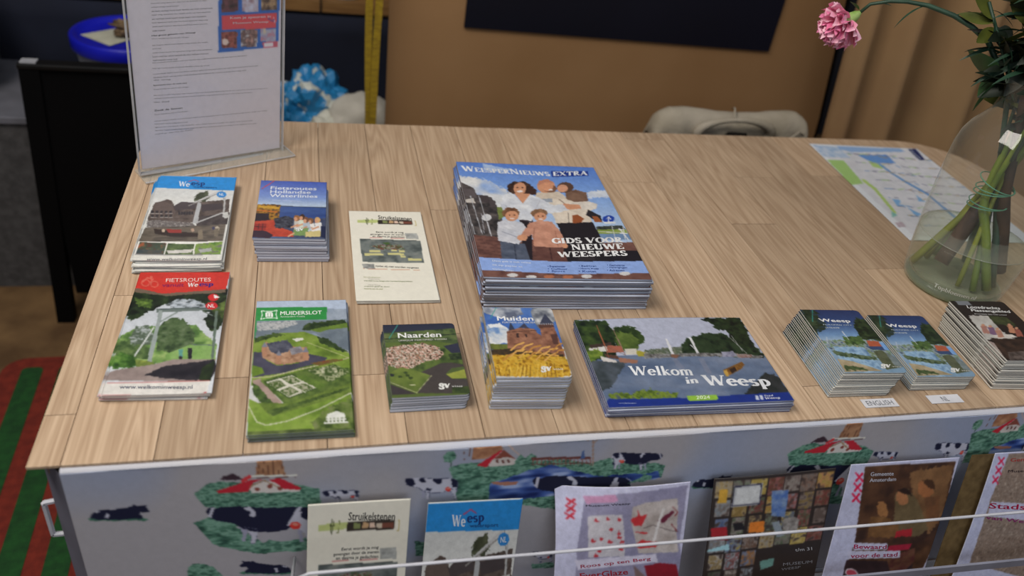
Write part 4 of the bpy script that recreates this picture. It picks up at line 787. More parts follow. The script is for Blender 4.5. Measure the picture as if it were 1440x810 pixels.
def cow(x, y, w, h, fl=1, lying=False, white=False):
    g = lambda P: [(x + (w * (p if fl > 0 else 1 - p)), y + h * q) for p, q in P]
    if lying:
        a.P(g([(0, .85), (.1, .7), (.9, .86), (1, .92), (.95, 1), (.05, 1)]), [(40, 74, 62), (70, 110, 90)], 3, 3, 6)
        a.P(g([(.03, .8), (.06, .58), (.14, .38), (.22, .3), (.4, .3), (.6, .2), (.7, .12), (.74, .0), (.78, .06), (.86, .08), (.97, .0), (.93, .14), (.98, .3), (1.0, .45), (.93, .5), (.86, .48), (.84, .6), (.9, .78), (.88, .88), (.74, .9), (.5, .94), (.14, .92)]), BC)
        a.P(g([(.3, .5), (.35, .56), (.33, .84), (.27, .8)]), WC); a.P(g([(.12, .42), (.2, .34), (.2, .42), (.13, .5)]), WC); return
    body = [(.0, .16), (.02, .06), (.06, .03), (.09, .08), (.14, .02), (.3, .0), (.55, .03), (.8, .0), (.93, .02), (.98, .08), (1.0, .2), (.985, .42), (.96, .5), (.92, .52), (.86, .45), (.79, .5), (.74, .62), (.64, .66), (.52, .68), (.42, .66), (.33, .58), (.26, .46), (.17, .42), (.1, .4), (.05, .34), (.03, .26)]
    fore = [(.36, .55), (.48, .6), (.47, .75), (.455, .98), (.41, .98), (.42, .8)]; fore2 = [(.3, .5), (.38, .55), (.38, .72), (.36, .93), (.33, .93), (.34, .74)]
    hind = [(.78, .4), (.97, .36), (.985, .55), (.96, .68), (.98, .92), (.94, .97), (.91, .72), (.86, .6)]; hind2 = [(.84, .5), (.9, .5), (.88, .72), (.9, .93), (.86, .95), (.85, .7)]
    for q in (fore2, hind2): a.P(g(q), (128, 128, 146))
    for q in (fore, hind): a.P(g(q), WC)
    a.P(g(body), WC if white else BC)
    if white:
        for P_ in ([(.0, .1), (.05, .02), (.14, .02), (.2, .3), (.12, .42), (.03, .34)], [(.28, .0), (.36, .02), (.4, .2), (.32, .26), (.27, .14)], [(.52, .02), (.68, .0), (.7, .2), (.62, .3), (.54, .18)], [(.86, .0), (.98, .06), (.98, .42), (.9, .44), (.88, .2)], [(.4, .45), (.5, .5), (.48, .6), (.4, .58)]): a.P(g(P_), BC, rough=3, rs=7)
        a.L(g(body + body[:1]), 2.6, (60, 62, 84)); a.L(g(fore + fore[:1]), 2.2, (84, 86, 106)); a.L(g(hind + hind[:1]), 2.2, (84, 86, 106))
    else:
        a.P(g([(.34, .04), (.4, .0), (.46, .14), (.45, .28), (.4, .26), (.41, .14), (.37, .1)]), WC); a.P(g([(.05, .04), (.08, .04), (.06, .2), (.05, .34), (.02, .28)]), WC)
        a.P(g([(.74, .5), (.8, .2), (.84, .02), (.88, .0), (.86, .14), (.96, .12), (.99, .3), (.95, .55), (.8, .52)]), WC); a.P(g([(.88, .14), (.96, .08), (.98, .24), (.92, .36), (.87, .26)]), BC); a.L(g([(.95, .02), (1.0, .1), (1.0, .4), (.985, .66)]), 4, WC); a.E(*g([(.985, .66)])[0], .02 * w, .09 * h, BC)
        a.L(g(fore + fore[:1]), 2.2, (84, 86, 106)); a.L(g([(.96, .5), (.96, .68), (.98, .92)]), 2.2, (84, 86, 106))
    q = g([(.82, .5)])[0]; a.E(q[0], q[1], .05 * w, .1 * h, (176, 50, 44)); a.E(q[0], q[1] - .03 * h, .03 * w, .04 * h, (206, 110, 96))
def bridge():
    bush('830,215 900,190 1000,180 1200,190 1420,170 1600,190 1700,160 2000,190 1980,260 1500,270 1080,300'); bush('830,215 1000,230 1070,300 1060,395 880,395 870,300', 5)
    bush('805,150 830,125 860,125 875,155 850,190 815,180'); a.L('845,180 850,215', 5, (50, 70, 60))
    a.P('1060,300 1200,250 1390,200 1560,240 1620,260 1960,230 1980,262 1780,290 1600,350 1400,395 1050,390', [(20, 32, 76), (52, 74, 130), (130, 144, 176)], 7, 7, 8, o=2, st=.3)
    bush('1100,400 1420,370 1900,330 1880,380 1600,440 1480,470 1400,440')
    a.P('965,95 1110,85 1130,110 1030,165 960,170', [(120, 80, 60), (160, 120, 90)], 8); a.L('1145,80 1215,145', 5, (170, 140, 120)); a.L('915,95 918,170', 3, (90, 60, 50)); a.L('950,95 945,170', 3, (90, 60, 50))
    a.P('1045,195 1120,120 1200,170 1190,195 1060,208', [(150, 140, 136), (176, 170, 166)], 9); a.P('985,200 1100,125 1130,112 1060,180 1040,210', (156, 34, 46)); a.P('1080,165 1130,115 1190,165 1150,155', (110, 60, 50))
    for x in (1090, 1120, 1150): a.P([(x, 170), (x + 12, 168), (x + 12, 186), (x, 188)], (84, 50, 46))
    bush('1190,180 1220,140 1250,160 1280,135 1310,160 1290,200 1200,205'); a.P('1280,160 1600,155 1600,168 1280,175', (84, 50, 48))
    for x in range(1290, 1600, 22): a.L([(x, 165), (x, 200)], 5, (110, 70, 60))
    a.L('1280,198 1600,190', 5, (84, 56, 54)); a.P('1060,290 1210,290 1200,305 1130,310 1075,302', (140, 96, 80))
    a.L('1612,60 1612,200', 9, (130, 110, 100)); a.L('1590,70 1560,55', 5, (130, 110, 100)); a.L('1610,90 1640,55', 5, (130, 110, 100)); bush('1490,45 1570,40 1560,70 1510,62'); a.P('1545,170 1562,110 1570,165', (60, 80, 120))
a.frame(40, 620, 3.6); mill(); cow(862, 325, 545, 190)
cow(275, 322, 305, 80, 1, True); cow(1030, 598, 270, 68, -1, True); bush('770,640 800,615 850,620 900,630 960,690 770,700')
a.frame(400, 600, 3.858); cow(160, 342, 195, 70, 1, white=True); bridge()
cow(600, 272, 285, 118, 1, white=True); cow(1285, 260, 530, 200)
cow(1285, 674, 110, 60, 1, white=True); bush('1285,740 1400,730 1400,760 1290,765'); bush('655,620 740,625 735,690 660,695')
a.frame(740, 600, 3.858); cow(405, 128, 270, 95, -1); bush('600,235 400,230 470,235 620,250 610,275 480,300'); cow(830, 255, 230, 70, 1, True)
# the same motifs once more, one repeat of the weave further on
def uvof(x, y): s = (a.ox, a.oy, a.sc, a.du, a.dv); a.ox = a.oy = 0; a.sc = 1; a.du = a.dv = 0; r = a.uv(x, y); a.ox, a.oy, a.sc, a.du, a.dv = s; return r
p0 = uvof(352, 690); p1 = uvof(1152, 632); du, dv = p1[0] - p0[0], p1[1] - p0[1]
a.shift(du, dv); a.frame(40, 620, 3.6); mill(True); cow(862, 325, 545, 190)
a.frame(400, 600, 3.858); cow(160, 342, 195, 70, 1, white=True); cow(600, 272, 285, 118, 1, white=True); bridge(); cow(1285, 260, 530, 200)
a.shift(0, 0)

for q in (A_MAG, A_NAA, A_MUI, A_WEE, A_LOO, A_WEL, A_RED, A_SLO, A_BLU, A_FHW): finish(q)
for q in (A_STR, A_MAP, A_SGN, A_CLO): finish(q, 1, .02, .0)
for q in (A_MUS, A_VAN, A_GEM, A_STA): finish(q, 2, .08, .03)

# ================================================================ the setting
M_FLOOR = mat('floor_linoleum', (128, 98, 62), .75, (92, 66, 38), 9, bump=.2, bscale=40)
M_WALL = mat('wall_paint', (40, 42, 54), .8, (34, 36, 46), 5)
mb = MB(); mb.box((-3.2, -2.6, -.1), (3.6, 3.0, 0)); tag(mb.build('floor', M_FLOOR), 'mottled brown linoleum floor', kind='structure')
mb = MB(); mb.box((-3.2, 3.0, 0), (3.6, 3.1, 2.9)); tag(mb.build('wall_back', M_WALL), 'dark wall behind the stand', kind='structure')

M_WALL2 = mat('side_wall_paint', (150, 146, 140), .85, (142, 138, 132), 5)
mb = MB(); mb.box((-3.3, -2.6, 0), (-3.2, 3.0, 2.9)); tag(mb.build('wall_left', M_WALL2), 'plain pale side wall to the left', kind='structure')
mb = MB(); mb.box((3.6, -2.6, 0), (3.7, 3.0, 2.9)); tag(mb.build('wall_right', M_WALL2), 'plain pale side wall to the right', kind='structure')

# ---------------------------------------------------------------- counter with planked top
def wood(name):
    m = D.materials.new(name); m.use_nodes = True; nt = m.node_tree; N = nt.nodes; L = nt.links; b = N['Principled BSDF']
    b.inputs['Roughness'].default_value = .5; b.inputs['Specular IOR Level'].default_value = .35
    oi = N.new('ShaderNodeObjectInfo'); tc = N.new('ShaderNodeTexCoord')
    r3 = N.new('ShaderNodeVectorMath'); r3.operation = 'SCALE'; r3.inputs[0].default_value = (7.3, 13.1, 3.7); L.new(oi.outputs['Random'], r3.inputs['Scale'])
    ad = N.new('ShaderNodeVectorMath'); ad.operation = 'ADD'; L.new(tc.outputs['Object'], ad.inputs[0]); L.new(r3.outputs[0], ad.inputs[1])
    mp = N.new('ShaderNodeMapping'); mp.inputs['Scale'].default_value = (1, .06, 1); L.new(ad.outputs[0], mp.inputs[0])
    n = N.new('ShaderNodeTexNoise'); n.inputs['Scale'].default_value = 26; n.inputs['Detail'].default_value = 2; L.new(mp.outputs[0], n.inputs[0])
    mu = N.new('ShaderNodeMath'); mu.operation = 'MULTIPLY'; mu.inputs[1].default_value = 13; L.new(n.outputs[0], mu.inputs[0])
    fr = N.new('ShaderNodeMath'); fr.operation = 'PINGPONG'; fr.inputs[1].default_value = .5; L.new(mu.outputs[0], fr.inputs[0])
    mp2 = N.new('ShaderNodeMapping'); mp2.inputs['Scale'].default_value = (1, .02, 1); L.new(ad.outputs[0], mp2.inputs[0])
    n2 = N.new('ShaderNodeTexNoise'); n2.inputs['Scale'].default_value = 420; n2.inputs['Detail'].default_value = 3; L.new(mp2.outputs[0], n2.inputs[0])
    mx = N.new('ShaderNodeMath'); mx.operation = 'MULTIPLY_ADD'; mx.inputs[1].default_value = .62; L.new(fr.outputs[0], mx.inputs[0])
    m2 = N.new('ShaderNodeMath'); m2.operation = 'MULTIPLY'; m2.inputs[1].default_value = .75; L.new(n2.outputs[0], m2.inputs[0]); L.new(m2.outputs[0], mx.inputs[2])
    cr = N.new('ShaderNodeValToRGB'); e = cr.color_ramp.elements
    e[0].position = .25; e[0].color = tuple(lin((209, 182, 153))) + (1,); e[1].position = 1.05; e[1].color = tuple(lin((156, 125, 97))) + (1,)
    L.new(mx.outputs[0], cr.inputs[0])
    hs = N.new('ShaderNodeHueSaturation'); mr = N.new('ShaderNodeMapRange'); mr.inputs[3].default_value = .84; mr.inputs[4].default_value = 1.05
    L.new(oi.outputs['Random'], mr.inputs[0]); L.new(mr.outputs[0], hs.inputs['Value']); L.new(cr.outputs[0], hs.inputs['Color']); L.new(hs.outputs[0], b.inputs['Base Color'])
    # a few small dark knots
    bp = N.new('ShaderNodeBump'); bp.inputs['Strength'].default_value = .12; bp.inputs['Distance'].default_value = .001; L.new(mx.outputs[0], bp.inputs['Height']); L.new(bp.outputs[0], b.inputs['Normal'])
    return m
M_WOOD = wood('oak_plank')
M_DARKEDGE = mat('dark_underlay', (74, 62, 52), .7)
M_WHITE = mat('white_lacquer', (196, 196, 200), .45)
M_SHADESIDE = mat('shaded_side_cloth', (112, 112, 128), .8)  # same cloth round the corner, its shade put into a greyer colour
counter = tag(empty('counter', (.5, .9, 0)), 'long counter with light oak plank top and cow and windmill cloth front', 'counter')
def cl(x, y, z): return (x - .5, y - .9, z)
X0, X1, Y0, Y1, RC = -.247, 1.25, .553, 1.29, .13
def edge_y(x):                                   # rounded rear corners
    d = min(x - X0, X1 - x)
    return Y1 - (RC - math.sqrt(max(0, RC * RC - (RC - d) ** 2)) if d < RC else 0)
front = lambda x: Y0 + .0015 * math.sin(x * 9)
out = [(x, front(x)) for x in np.linspace(X0, X1, 30)]
xs = list(np.linspace(X1, X1 - RC, 10)) + list(np.linspace(X1 - RC, X0 + RC, 6))[1:] + list(np.linspace(X0 + RC, X0, 10))[1:]
out += [(x, edge_y(x)) for x in xs]
mb = MB(); mb.prism([(.5 + (x - .5) * .985 - .5, .92 + (y - .92) * .962 - .9) for x, y in out], TZ - .024, TZ - .0029); mb.build('worktop', mat('brown_underlay', (120, 96, 74), .8), counter)
seams = [X0] + [-.2195 + .0765 * k for k in range(0, 20) if -.2195 + .0765 * k < X1 - .01] + [X1]
joints = {.505: 1.097, .664: .967, .788: .841, .587: 1.262, .179: 1.003, -.235: .616, -.19: .806, .056: .655, .554: .604}
rnd = random.Random(4)
for i in range(len(seams) - 1):
    a0, a1 = seams[i], seams[i + 1]; mid = (a0 + a1) / 2
    cuts = sorted({y for x, y in joints.items() if a0 <= x < a1})
    if not cuts: cuts = [rnd.uniform(.62, 1.2)]
    cuts = [Y0 - .01] + cuts + [Y1 + .01]
    for j in range(len(cuts) - 1):
        g = .0004; n = 5
        lo = [(x, max(cuts[j] + g, front(x))) for x in np.linspace(a0 + g, a1 - g, n)]
        hi = [(x, min(cuts[j + 1] - g, edge_y(x))) for x in np.linspace(a1 - g, a0 + g, n)]
        if hi[2][1] - lo[2][1] < .02: continue
        cy = (lo[2][1] + hi[2][1]) / 2
        mb = MB(); mb.prism([(x - mid, y - cy) for x, y in lo + hi], -.0028, 0)
        mb.build('plank', M_WOOD, counter, loc=cl(mid, cy, TZ + rnd.uniform(-.0003, 0)))
# body of the counter
mb = MB(); mb.prism([(x - .5, y - .9) for x, y in [(-.236, .585), (-.2, .5495), (1.22, .5495), (1.235, .6), (1.235, .95), (-.236, .95)]], .06, TZ - .0242); mb.build('body', M_WHITE, counter)
mb = MB()
for x in (-.2, 1.19):
    mb.box(cl(x - .02, 1.18, 0), cl(x + .02, 1.22, TZ - .024))
mb.box(cl(-.2, .6, 0), cl(1.2, .93, .06)); mb.build('legs_and_plinth', M_WHITE, counter)
# cloth: top fold, printed front, corner fold, side greyed for its shade
cw, ch = 1.27, .272
cm = cover_mesh('printed_cloth', A_CLO, cw, ch, lambda u, v: .0012 * np.sin(u * 17) * v + .0008 * np.sin(u * 41 + 2), 0, gain=2.1, m=CLOTH)
o = obj('printed_cloth', cm, counter, loc=cl(.415, .5475, TZ - .006 - ch / 2), rot=(math.pi / 2, 0, 0)); o['label'] = 'white cloth printed with cows, windmills and farmhouses'
M_CLOTHW = mat('plain_cloth', (206, 204, 208), .85, (190, 196, 214), 4, bump=.3, bscale=900)
mb = MB(); P = [(.556, -.0035), (.552, -.0035), (.549, -.004), (.5475, -.006)]
V = []; F = []
for i, x in enumerate(np.linspace(-.22, 1.235, 25)): V += [cl(x, y, TZ + z) for y, z in P]
for i in range(24):
    for k in range(3): F.append((i * 4 + k, i * 4 + k + 1, i * 4 + k + 5, i * 4 + k + 4))
mb.add(V, F); mb.build('cloth_fold', M_CLOTHW, counter, True)
mb = MB(); mb.box(cl(-.22, .5478, .06), cl(1.235, .549, TZ - .006 - ch)); mb.box(cl(1.05, .5478, TZ - .28), cl(1.235, .549, TZ - .006)); mb.build('cloth_skirt', M_CLOTHW, counter)
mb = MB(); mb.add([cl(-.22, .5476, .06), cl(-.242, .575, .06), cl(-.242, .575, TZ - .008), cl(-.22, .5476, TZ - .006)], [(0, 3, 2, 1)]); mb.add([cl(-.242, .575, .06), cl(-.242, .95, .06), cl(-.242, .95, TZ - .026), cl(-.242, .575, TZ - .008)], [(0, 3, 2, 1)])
mb.build('cloth_side', M_SHADESIDE, counter)

# ---------------------------------------------------------------- wire rack on the counter front
M_WIRE = mat('white_wire', (214, 214, 222), .35)
rack = tag(empty('wire_rack', (.4, .5, .45)), 'long white wire brochure rack hung on the front of the counter', 'rack')
rl = lambda x, y, z: (x - .4, y - .5, z - .45)
zr = lambda x: .6757 - .0172 * (x + .03)
mb = MB(); mb.tube([rl(-.024, .545, .600), rl(-.026, .50, .622), rl(-.026, .478, .650), rl(-.020, .4708, .668), rl(-.008, .47, zr(-.008))] + [rl(x, .47, zr(x)) for x in np.linspace(.1, 1.15, 10)] + [rl(1.17, .48, .655), rl(1.18, .545, .655)], .0017, 8); mb.build('top_rail', M_WIRE, rack, True)
mb = MB()
for z, t in ((.5665, .006),):
    zz = lambda x: z - .005 * (x - .647) / .2
    V = []; xs = np.linspace(-.024, 1.17, 12)
    for x in xs: V += [rl(x, .4675, zz(x) - t), rl(x, .4675, zz(x) + t), rl(x, .4705, zz(x) + t), rl(x, .4705, zz(x) - t)]
    F = [(i * 4 + a, i * 4 + (a + 1) % 4, i * 4 + 4 + (a + 1) % 4, i * 4 + 4 + a) for i in range(11) for a in range(4)] + [(3, 2, 1, 0), (44, 45, 46, 47)]
    mb.add(V, F)
mb.build('front_bar', mat('grey_metal_bar', (150, 152, 168), .4), rack)
mb = MB(); mb.box(rl(-.024, .468, .462), rl(1.17, .5455, .466)); mb.build('tray', M_WIRE, rack)
for x in (-.024, 1.17):
    mb = MB(); mb.tube([rl(x, .47, .466), rl(x, .47, .562)], .0017); mb.build('end_wire', M_WIRE, rack)
for x in (.02, .36, .70, 1.04):
    mb = MB(); mb.tube([rl(x, .5, .4615), rl(x, .5462, .455), rl(x, .5462, .40)], .0017, 6); mb.build('hanger_wire', M_WIRE, rack)
# little white bracket low on the left corner
mb = MB(); mb.tube([(-.262, .60, .60), (-.262, .60, .648)], .0028, 6); mb.tube([(-.262, .60, .60), (-.2425, .60, .60)], .0028, 6); mb.tube([(-.262, .60, .648), (-.2425, .60, .652)], .0028, 6)
tag(mb.build('bracket', M_WIRE), 'small white metal bracket on the left end of the counter', 'bracket')

# ================================================================ printed matter on the counter
MAG = Item('magazine', A_MAG, .21, .297, .0033, lambda u, v: .0022 * (1 - u) ** 3 * (v - .3) ** 2 + .0012 * np.sin(v * 3.14) * (1 - v) - .0006 * u, 0, PAGES, (70, 50, 46))
STR = Item('folded_leaflet', A_STR, .099, .21, .0014, lambda u, v: .0009 * (1 - u) ** 2 + .0006 * v ** 3, 0, PAGES_W, (224, 220, 206))
SLO = Item('folded_leaflet', A_SLO, .099, .21, .0014, lambda u, v: .0008 * (1 - v) ** 3, 0, PAGES, (70, 84, 50))
RED = Item('folded_leaflet', A_RED, .099, .21, .0015, lambda u, v: .0016 * (1 - u) ** 2 * v ** 2, 0, PAGES_W, (206, 200, 200))
BLU = Item('folded_leaflet', A_BLU, .099, .21, .0016, lambda u, v: .0010 * (u - .5) ** 2 * v * 3, 0, PAGES_W, (200, 206, 206))
FHW = Item('booklet', A_FHW, .0865, .147, .0036, flat, 1e-4, PAGES, (84, 60, 70))
NAA = Item('booklet', A_NAA, .0796, .118, .0030, flat, .005, PAGES, (48, 60, 46))
MUI = Item('booklet', A_MUI, .0796, .118, .0031, flat, .005, PAGES, (150, 130, 70))
WEE = Item('booklet', A_WEE, .0796, .118, .0021, flat, .005, PAGES_W, (30, 40, 44))
LOO = Item('booklet', A_LOO, .0796, .118, .0028, flat, .005, PAGES_W, (34, 32, 32))
WEL = Item('guide', A_WEL, .2136, .148, .0028, lambda u, v: .0016 * np.sin(u * 3.1) * (1 - v) ** 2 - .0000 * u, 0, PAGES, (24, 44, 124))
stack(MAG, 14, (.3034, .9061, -.040), (.3055, .9085, -.028), 'family magazine with blue cover', 'the thick stack', 'magazine', 'magazines in the thick stack', .0022, .012, 'large magazine showing a family of five under a blue sky, topmost of the thick stack')
stack(STR, 3, (.0974, .8837, -.003), (.098, .884, .002), 'cream stone photo leaflet', 'the small cream pile', 'leaflet', 'cream leaflets on the counter', .0004, .004, 'cream leaflet with a grey stone photo and small text lying alone on the counter')
stack(SLO, 6, (-.0142, .6705, -.0033), (-.0125, .6703, -.010), 'castle garden leaflet', 'the green castle pile', 'leaflet', 'castle leaflets', .0008, .008, 'leaflet with aerial photo of a brick castle and gardens, topmost of its pile')
stack(RED, 5, (-.1473, .7336, -.0135), (-.1495, .7342, -.036), 'red headed cycling leaflet', 'the red pile', 'leaflet', 'red headed cycling leaflets', .0018, .018, 'cycling leaflet with red head and white gate over a lane, topmost of its pile')
stack(BLU, 9, (-.1542, .9572, -.0178), (-.1600, .9545, .020), 'blue headed boat leaflet', 'the pile before the notice', 'leaflet', 'blue headed leaflets on the counter', .0025, .030, 'blue headed leaflet with old houses and a boat, topmost of the pile before the notice')
stack(FHW, 9, (-.0264, .9451, -.0319), (-.0234, .945, -.0194), 'red boat deck booklet', 'its small stack', 'booklet', 'boat deck cycling booklets', .0012, .01, 'booklet with blue sky and people on a red boat deck, topmost of its stack')
stack(NAA, 6, (.1132, .6559, .0031), (.1113, .6549, .0086), 'green star town booklet', 'the low green stack', 'booklet', 'green fortress town booklets', .0012, .01, 'green booklet with an aerial view of a moated star town, topmost of its low stack')
stack(MUI, 13, (.2199, .6507, -.0565), (.2175, .6492, -.0700), 'castle and golden reeds booklet', 'the tall castle stack', 'booklet', 'castle and reeds booklets', .0014, .012, 'booklet with a brick castle above golden reeds, topmost of the tall stack before the magazines')
stack(WEE, 15, (.6201, .6431, -.0578), (.6084, .6418, -.030), 'dark blue harbour booklet', 'the tall ENGLISH card stack', 'booklet', 'harbour booklets behind the ENGLISH card', .0008, .006, 'harbour booklet with blue water, topmost of the stack behind the ENGLISH card')
stack(WEE, 9, (.7241, .6457, -.0588), (.720, .6454, -.035), 'dark blue harbour booklet', 'the low NL card stack', 'booklet', 'harbour booklets behind the NL card', .0008, .006, 'harbour booklet with blue water, topmost of the stack behind the NL card')
stack(LOO, 15, (.8326, .6401, -.0573), (.8345, .6384, -.085), 'dark boat party booklet', 'the stack at the vase', 'booklet', 'dark booklets at the vase', .0012, .01, 'dark booklet with a white boat full of people, topmost of the stack at the vase')
stack(WEL, 6, (.4021, .6403, -.0188), (.4040, .6428, -.034), 'wide river town guide', 'the landscape guide pile', 'guide', 'landscape town guides', .0014, .012, 'wide town guide with a river harbour photo and dark blue foot, topmost of its pile')

# map
mp_w, mp_h = .235, .345
mm = cover_mesh('map_sheet', A_MAP, mp_w, mp_h, lambda u, v: .0006 * np.sin(u * 5) * np.sin(v * 4) ** 2, .0012, m=MATTE)
e = obj('map', mm, None, (0, 0, 0))
tl, tr, bl = Vector((.923, 1.258, 0)), Vector((1.158, 1.256, 0)), Vector((.902, .914, 0))
e.location = (.923 + .1175 - .0105, 1.257 - .172, TZ + .0002); e.rotation_euler = (0, 0, -.0085 - .03)
letter_objs(A_MAP, mp_w, mp_h, lambda u, v: u * 0 + .0004, .0014, e)
tag(e, 'printed town map sheet lying flat behind the vase', 'map')

# cards
for (x, y, txt, lab, tw) in ((.6265, .5700, 'ENGLISH', 'small white card reading ENGLISH at the counter edge', .034), (.7150, .5705, 'NL', 'small white card reading NL at the counter edge', .009)):
    mb = MB(); mb.box((-.022, -.0068, 0), (.022, .0068, .0005)); c = mb.build('label_card', mat('card', (226, 226, 232), .6)); c.location = (x, y, TZ + .0003); c.rotation_euler = (0, 0, -.01)
    V, F = sans(txt, 0.0); mn = V.min(0); mx = V.max(0); q = (V - mn) / (mx - mn + 1e-9)
    obj('lettering', mesh('lettering', np.column_stack([(q[:, 0] - .5) * tw, (q[:, 1] - .5) * .0075, np.full(len(q), .0006)]), F, [ink((92, 96, 104))]), c)
    tag(c, lab, 'card', 'language cards')

# ---------------------------------------------------------------- acrylic stand with the notice
def thin_glass(name, tint, rough=.02, haze=0.0, ior=1.45):
    m = D.materials.new(name); m.use_nodes = True; nt = m.node_tree; N = nt.nodes; L = nt.links; N.remove(N['Principled BSDF'])
    t = N.new('ShaderNodeBsdfTransparent'); g = N.new('ShaderNodeBsdfGlossy'); g.inputs['Roughness'].default_value = rough
    t.inputs[0].default_value = tuple(tint) + (1,); f = N.new('ShaderNodeFresnel'); f.inputs[0].default_value = ior; ge = N.new('ShaderNodeNewGeometry'); fs = N.new('ShaderNodeMath'); fs.operation = 'SUBTRACT'; fs.use_clamp = True; L.new(f.outputs[0], fs.inputs[0]); L.new(ge.outputs['Backfacing'], fs.inputs[1])
    n = N.new('ShaderNodeTexNoise'); n.inputs['Scale'].default_value = 14; bp = N.new('ShaderNodeBump'); bp.inputs['Strength'].default_value = .05 if rough > .02 else 0.0; L.new(n.outputs[0], bp.inputs['Height']); L.new(bp.outputs[0], g.inputs['Normal'])
    mx = N.new('ShaderNodeMixShader'); L.new(fs.outputs[0], mx.inputs[0]); L.new(t.outputs[0], mx.inputs[1]); L.new(g.outputs[0], mx.inputs[2]); out = mx
    if haze:
        lw = N.new('ShaderNodeLayerWeight'); lw.inputs[0].default_value = .5; pw = N.new('ShaderNodeMath'); pw.operation = 'POWER'; pw.inputs[1].default_value = 5; L.new(lw.outputs['Facing'], pw.inputs[0]); ma = N.new('ShaderNodeMath'); ma.operation = 'MULTIPLY_ADD'; ma.use_clamp = True; ma.inputs[1].default_value = .42; ma.inputs[2].default_value = haze; L.new(pw.outputs[0], ma.inputs[0])
        d = N.new('ShaderNodeBsdfDiffuse'); d.inputs[0].default_value = (.72, .74, .66, 1); m2 = N.new('ShaderNodeMixShader'); m2.inputs[0].default_value = haze
        L.new(ma.outputs[0], m2.inputs[0]); L.new(mx.outputs[0], m2.inputs[1]); L.new(d.outputs[0], m2.inputs[2]); out = m2
    L.new(out.outputs[0], N['Material Output'].inputs[0]); return m
M_ACR = thin_glass('clear_acrylic', (.985, .985, .99), .12, .03, 1.3)
sx = Vector((-.05 + .228, 1.181 - 1.088, 0)).normalized(); lean = Vector((sx.y, -sx.x, 0)) * .02      # towards the room
up = (Vector((0, 0, 1)) + lean).normalized(); nrm = sx.cross(up)
c0 = Vector((-.139, 1.1345, TZ))
Ms = Matrix(((sx.x, up.x, nrm.x, c0.x), (sx.y, up.y, nrm.y, c0.y), (sx.z, up.z, nrm.z, c0.z), (0, 0, 0, 1))) @ Matrix.Rotation(-.04, 4, 'Z')
st = empty('sign_holder'); st.matrix_world = Ms
tag(st, 'clear acrylic sign holder with a foot strip at the left rear of the counter', 'sign holder')
for nm, z in (('front_pane', .0022), ('back_pane', -.0022)):
    mb = MB(); mb.box((-.106, .001, z - .0006), (.106, .302, z + .0006)); mb.build(nm, M_ACR, st)
Mi = Ms.inverted()
mb = MB()
P = [c0 + sx * a_ + Vector((sx.y, -sx.x, 0)) * b_ for a_, b_ in ((-.106, .022), (.113, .030), (.113, -.018), (-.106, -.022))]
V = [Mi @ Vector((p.x, p.y, TZ + z)) for z in (.0003, .0026) for p in P]; mb.add(V, [(3, 2, 1, 0), (4, 5, 6, 7), (0, 1, 5, 4), (1, 2, 6, 5), (2, 3, 7, 6), (3, 0, 4, 7)])
mb.build('foot', thin_glass('acrylic_foot', (.96, .96, .97), .1, .16, 1.35), st)
M_EDGEGLINT = mat('acrylic_edge_glint', (206, 206, 210), .3)  # highlights along the acrylic edges, put in as light grey strips
mb = MB(); mb.box((-.1065, .0005, -.003), (.1065, .0030, .003)); mb.box((-.1068, .001, -.003), (-.1058, .302, .003)); mb.box((.1058, .001, -.003), (.1068, .302, .003)); mb.build('edge', M_EDGEGLINT, st)
mb = MB(); q = [c0 + sx * a_ + Vector((sx.y, -sx.x, 0)) * b_ + Vector((0, 0, .0027)) for a_, b_ in ((-.106, .022), (.113, .030), (.113, -.018))]; mb.tube([Mi @ v for v in q], .0008, 6); mb.build('foot_glint', M_EDGEGLINT, st)
sm = cover_mesh('notice_sheet', A_SGN, .205, .292, lambda u, v: .0006 * np.sin(u * 3) - .0006, .0, skirt=.0001, m=MATTE, gain=1.35)
nt_ = obj('notice', sm); nt_.matrix_world = Ms @ Matrix.Translation((0, .008 + .146, 0))
letter_objs(A_SGN, .205, .292, lambda u, v: .0006 * np.sin(u * 3) - .0006, .00015, nt_)
tag(nt_, 'white sheet of museum text with blue and red photo block in acrylic stand', 'notice')

# ---------------------------------------------------------------- leaflets and posters in the rack
def rack_matrix(tl, e, d, W, H):
    e = Vector(e).normalized(); up = -Vector(d); up = (up - e * up.dot(e)).normalized(); n = e.cross(up)
    c = Vector(tl) + e * W / 2 - up * H / 2
    return Matrix(((e.x, up.x, n.x, c.x), (e.y, up.y, n.y, c.y), (e.z, up.z, n.z, c.z), (0, 0, 0, 1)))
DL = (-.03, -.24, -.97)
x = STR.make((0, 0, 0), 0, True, rack_matrix((-.009, .535, .694), (1, 0, -.035), DL, .099, .21)); tag(x, 'cream leaflet with a grey stone photo standing in the wire rack', 'leaflet', 'leaflets in the rack')
x = BLU.make((0, 0, 0), 0, True, rack_matrix((.108, .535, .682), (1, 0, -.045), (-.05, -.24, -.96), .099, .21)); tag(x, 'blue headed leaflet with old houses standing in the wire rack', 'leaflet', 'leaflets in the rack')
def poster(name, art, tl, e, d, W, H, curl, lab, gain, back):
    it = Item(name, art, W, H, .0009, curl, 0, PAGES_W, back, step=4, m=None)
    it.top = cover_mesh('cover', art, W, H, curl, .0009, gain=gain)
    x = it.make((0, 0, 0), 0, True, rack_matrix(tl, e, d, W, H)); tag(x, lab, 'brochure', 'brochures in the rack'); return x
poster('brochure', A_MUS, (.2455, .533, .680), (1, 0, .035), (-.10, -.25, -.96), .148, .21, lambda u, v: -.05 * np.maximum(0, .62 - u * .8 - v * 1.3) ** 2 + .006 * v * (1 - v), 'pale violet brochure with a white and red mug photo in the wire rack', 1.5, (200, 200, 210))
